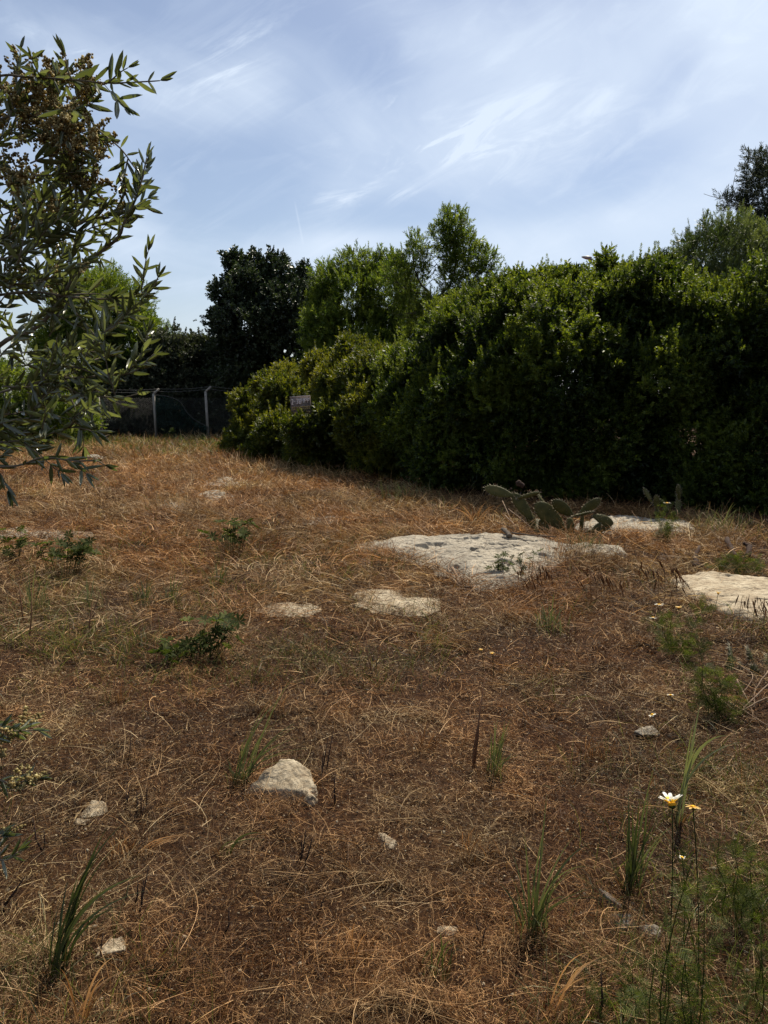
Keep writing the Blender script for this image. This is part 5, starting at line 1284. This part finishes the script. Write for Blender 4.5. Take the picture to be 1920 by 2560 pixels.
def branch(pix, r0, r1, side=.08, tw=(.12, .24), flowers=0., leaves=True, sz=.060, up=.3, skip=0.0):
    P = smoothline([at(*q) for q in pix], 5); n = len(P); tube(wood_mb, P, np.linspace(r0, r1, n), 8)
    if leaves: leaves_along(P[n // 3:], .026, sz, .0)
    L = np.concatenate([[0], np.cumsum(np.linalg.norm(np.diff(P, axis=0), axis=1))]); s = L[-1] * skip + side * .5
    while s < L[-1]:
        i = max(min(np.searchsorted(L, s) - 1, n - 2), 0); T = unit(P[i + 1] - P[i]); p = P[i]
        d = unit(T * .7 + rng.normal(0, .55, 3) + np.array([.0, 0, up])); twig(p, d, rng.uniform(*tw), flowers, size=sz)
        s += side * rng.uniform(.7, 1.3)
    return P
branch([(-150, 225, 2.0), (0, 190, 2.0), (60, 192, 2.0), (180, 200, 2.0), (270, 208, 1.98), (370, 204, 1.95), (400, 202, 1.95)], 0.0033, .0013, .10, (.05, .10), 0, up=.9, skip=.4)
branch([(255, 205, 1.98), (275, 228, 1.97), (295, 250, 1.96), (312, 268, 1.95)], 0.0010, .001, .2, (.03, .05))
branch([(-120, 1000, 2.2), (0, 863, 2.15), (72, 831, 2.1), (130, 779, 2.08), (202, 672, 2.05), (290, 600, 2.0), (310, 558, 1.98), (341, 494, 1.96), (356, 442, 1.95), (367, 395, 1.95)], 0.0072, .0013, .17, (.06, .12), 0, leaves=True, up=.6, skip=.45)
branch([(-120, 760, 2.1), (60, 730, 2.08), (174, 742, 2.05), (252, 748, 2.0), (312, 742, 1.98), (376, 724, 1.95), (396, 692, 1.94)], 0.0039, .0013, .09, (.09, .17), 0, up=.5)
branch([(-100, 1010, 2.0), (107, 953, 1.95), (203, 944, 1.92), (270, 938, 1.9), (333, 930, 1.88), (385, 885, 1.87)], 0.0033, .0013, .09, (.10, .18), 0, up=.45, skip=.2)
branch([(203, 944, 1.92), (212, 895, 1.92), (240, 850, 1.92), (290, 810, 1.92), (318, 790, 1.92)], 0.0017, .0014, .09, (.07, .12), 0)
branch([(107, 953, 1.95), (160, 968, 1.9), (217, 988, 1.88), (304, 993, 1.86), (345, 985, 1.85)], 0.0022, .0013, .09, (.08, .15), 0, up=.05)
branch([(-120, 1130, 1.9), (0, 1106, 1.85), (87, 1098, 1.82), (174, 1069, 1.8), (240, 1080, 1.8)], 0.0028, .0013, .085, (.09, .16), 0, up=.3)
branch([(-120, 1160, 1.8), (0, 1167, 1.75), (58, 1161, 1.74), (107, 1144, 1.74), (188, 1152, 1.73), (240, 1152, 1.73), (262, 1163, 1.73)], 0.0028, .0013, .24, (.03, .06), 0, sz=.046, up=.2)
branch([(160, 1150, 1.74), (190, 1165, 1.74), (215, 1183, 1.74)], 0.0009, .001, .3, (.03, .04), sz=.05)
branch([(-140, 420, 2.1), (0, 300, 2.08), (100, 290, 2.06), (200, 270, 2.05), (240, 320, 2.05), (300, 370, 2.03), (330, 410, 2.02), (345, 430, 2.0)], 0.0033, .0013, .09, (.06, .11), 1.1, up=.1)
branch([(-140, 360, 2.15), (20, 290, 2.12), (80, 250, 2.1), (105, 215, 2.08), (110, 200, 2.08)], 0.0033, .0013, .08, (.06, .11), 1.0, up=.6)
branch([(150, 310, 2.05), (152, 370, 2.05), (158, 420, 2.05), (185, 465, 2.04), (200, 490, 2.04)], 0.0017, .0014, .08, (.05, .08), 1.3, up=-.3)
branch([(-140, 640, 2.1), (0, 600, 2.1), (100, 560, 2.1), (170, 520, 2.1), (250, 470, 2.1)], 0.0039, .0013, .07, (.10, .18), .1, up=.5)
branch([(-140, 700, 2.0), (0, 650, 2.0), (100, 620, 2.0), (200, 560, 2.0), (255, 520, 2.0)], 0.0033, .0013, .07, (.10, .18), .1, up=.5)
def fill(n, x0, x1, y0, y1, D0, D1, flowers=0., L=(.12, .22), lean=(.7, .0, .35), sz=.060):
    for _ in range(n):
        x, y, D = rng.uniform(x0, x1), rng.uniform(y0, y1), rng.uniform(D0, D1)
        if y < 1000 and rng.random() < .75 and 780 < y < 880 and x < 110: continue
        p = at(x, y, D)
        twig(p, np.array(lean) + rng.normal(0, .75, 3), rng.uniform(*L), flowers, size=sz)
fill(7, -120, 140, 240, 330, 1.9, 2.5, 1.0)
fill(4, 80, 200, 260, 330, 1.9, 2.2, 1.8, (.05, .1))
fill(11, -120, 90, 320, 470, 1.9, 2.5, .9)
fill(8, -120, 150, 430, 520, 1.9, 2.5, .3)
fill(30, -120, 200, 520, 730, 1.85, 2.6, .08)
fill(11, -120, 150, 700, 800, 1.9, 2.6)
fill(11, 40, 240, 740, 930, 1.85, 2.4)
fill(14, -120, 110, 880, 1090, 1.8, 2.4)
fill(7, 60, 230, 960, 1060, 1.8, 2.1, L=(.08, .15))
fill(5, -120, 60, 1060, 1150, 1.75, 2.0, L=(.08, .14))
# low sprays that hang into the picture at the left edge
branch([(-160, 1700, 1.6), (-60, 1800, 1.55), (20, 1825, 1.5), (95, 1825, 1.5)], 0.0022, .0014, .07, (.04, .07), .35, sz=.052, up=.3)
branch([(-160, 1880, 1.5), (-60, 1930, 1.48), (0, 1950, 1.45), (28, 1960, 1.45)], 0.0022, .0014, .06, (.03, .06), .6, sz=.044, up=.0)
branch([(-160, 2080, 1.4), (-60, 2130, 1.4), (10, 2150, 1.38), (45, 2130, 1.38)], 0.0022, .0014, .06, (.04, .07), .1, sz=.052, up=.4)
# trunk and limbs outside the frame, joining every branch
trunk = MB()
fork = olive_base + np.array([.10, .0, 1.05])
tube(trunk, smoothline([olive_base - [0, 0, .1], olive_base + [.03, .02, .3], olive_base + [.0, -.03, .7], fork], 5), np.interp(np.linspace(0, 1, 16), [0, .3, 1], [.17, .12, .10]), 14)
for q in [(-150, 225, 2.0), (-120, 1000, 2.2), (-120, 760, 2.1), (-100, 1010, 2.0), (-120, 1130, 1.9), (-120, 1160, 1.8), (-140, 420, 2.1), (-140, 360, 2.15), (-140, 640, 2.1), (-140, 700, 2.0), (-160, 1700, 1.6), (-160, 1880, 1.5), (-160, 2080, 1.4)]:
    e = at(*q); tube(trunk, bez(fork, (fork + e) / 2 + np.array([-.15, .05, .12 if e[2] > 1.2 else .25]), e, 9), np.linspace(.04, .005, 9), 8)
trunk.build('trunk', M['bark'], olive, True)
wood_mb.build('branches', M['twig'], olive, True)
P = np.array(LP); Dv = np.array(LD); S = np.array(LS); n = len(P)
# leaf blade turned mostly upward
up = unit(np.stack([rng.normal(0, .8, n), rng.normal(0, .8, n), np.ones(n)], 1))
Xv = unit(np.cross(up, Dv)); Yv = -np.cross(Dv, Xv) * 1.0
Yv = np.cross(Dv, Xv); R = np.stack([Xv, Yv, unit(Dv)], 2)
inst(leaf_mb, LV, LF, np.full(len(LV), .5), R, np.stack([S * rng.uniform(.125, .19, n), S, S], 1), P, jit=.35)
leaf_mb.build('foliage', M['olive'], olive, True)
BPa = np.array(BP); BDa = np.array(BD); v = rng.integers(0, 4, len(BPa))
for k in range(4):
    q = v == k; inst(blos_mb, *SP[k], frames(BDa[q]), rng.uniform(1.0, 1.7, q.sum()), BPa[q], jit=.2)
blos_mb.build('blossom', M['blossom'], olive)
print('olive leaves', n, 'sprigs', len(BPa))
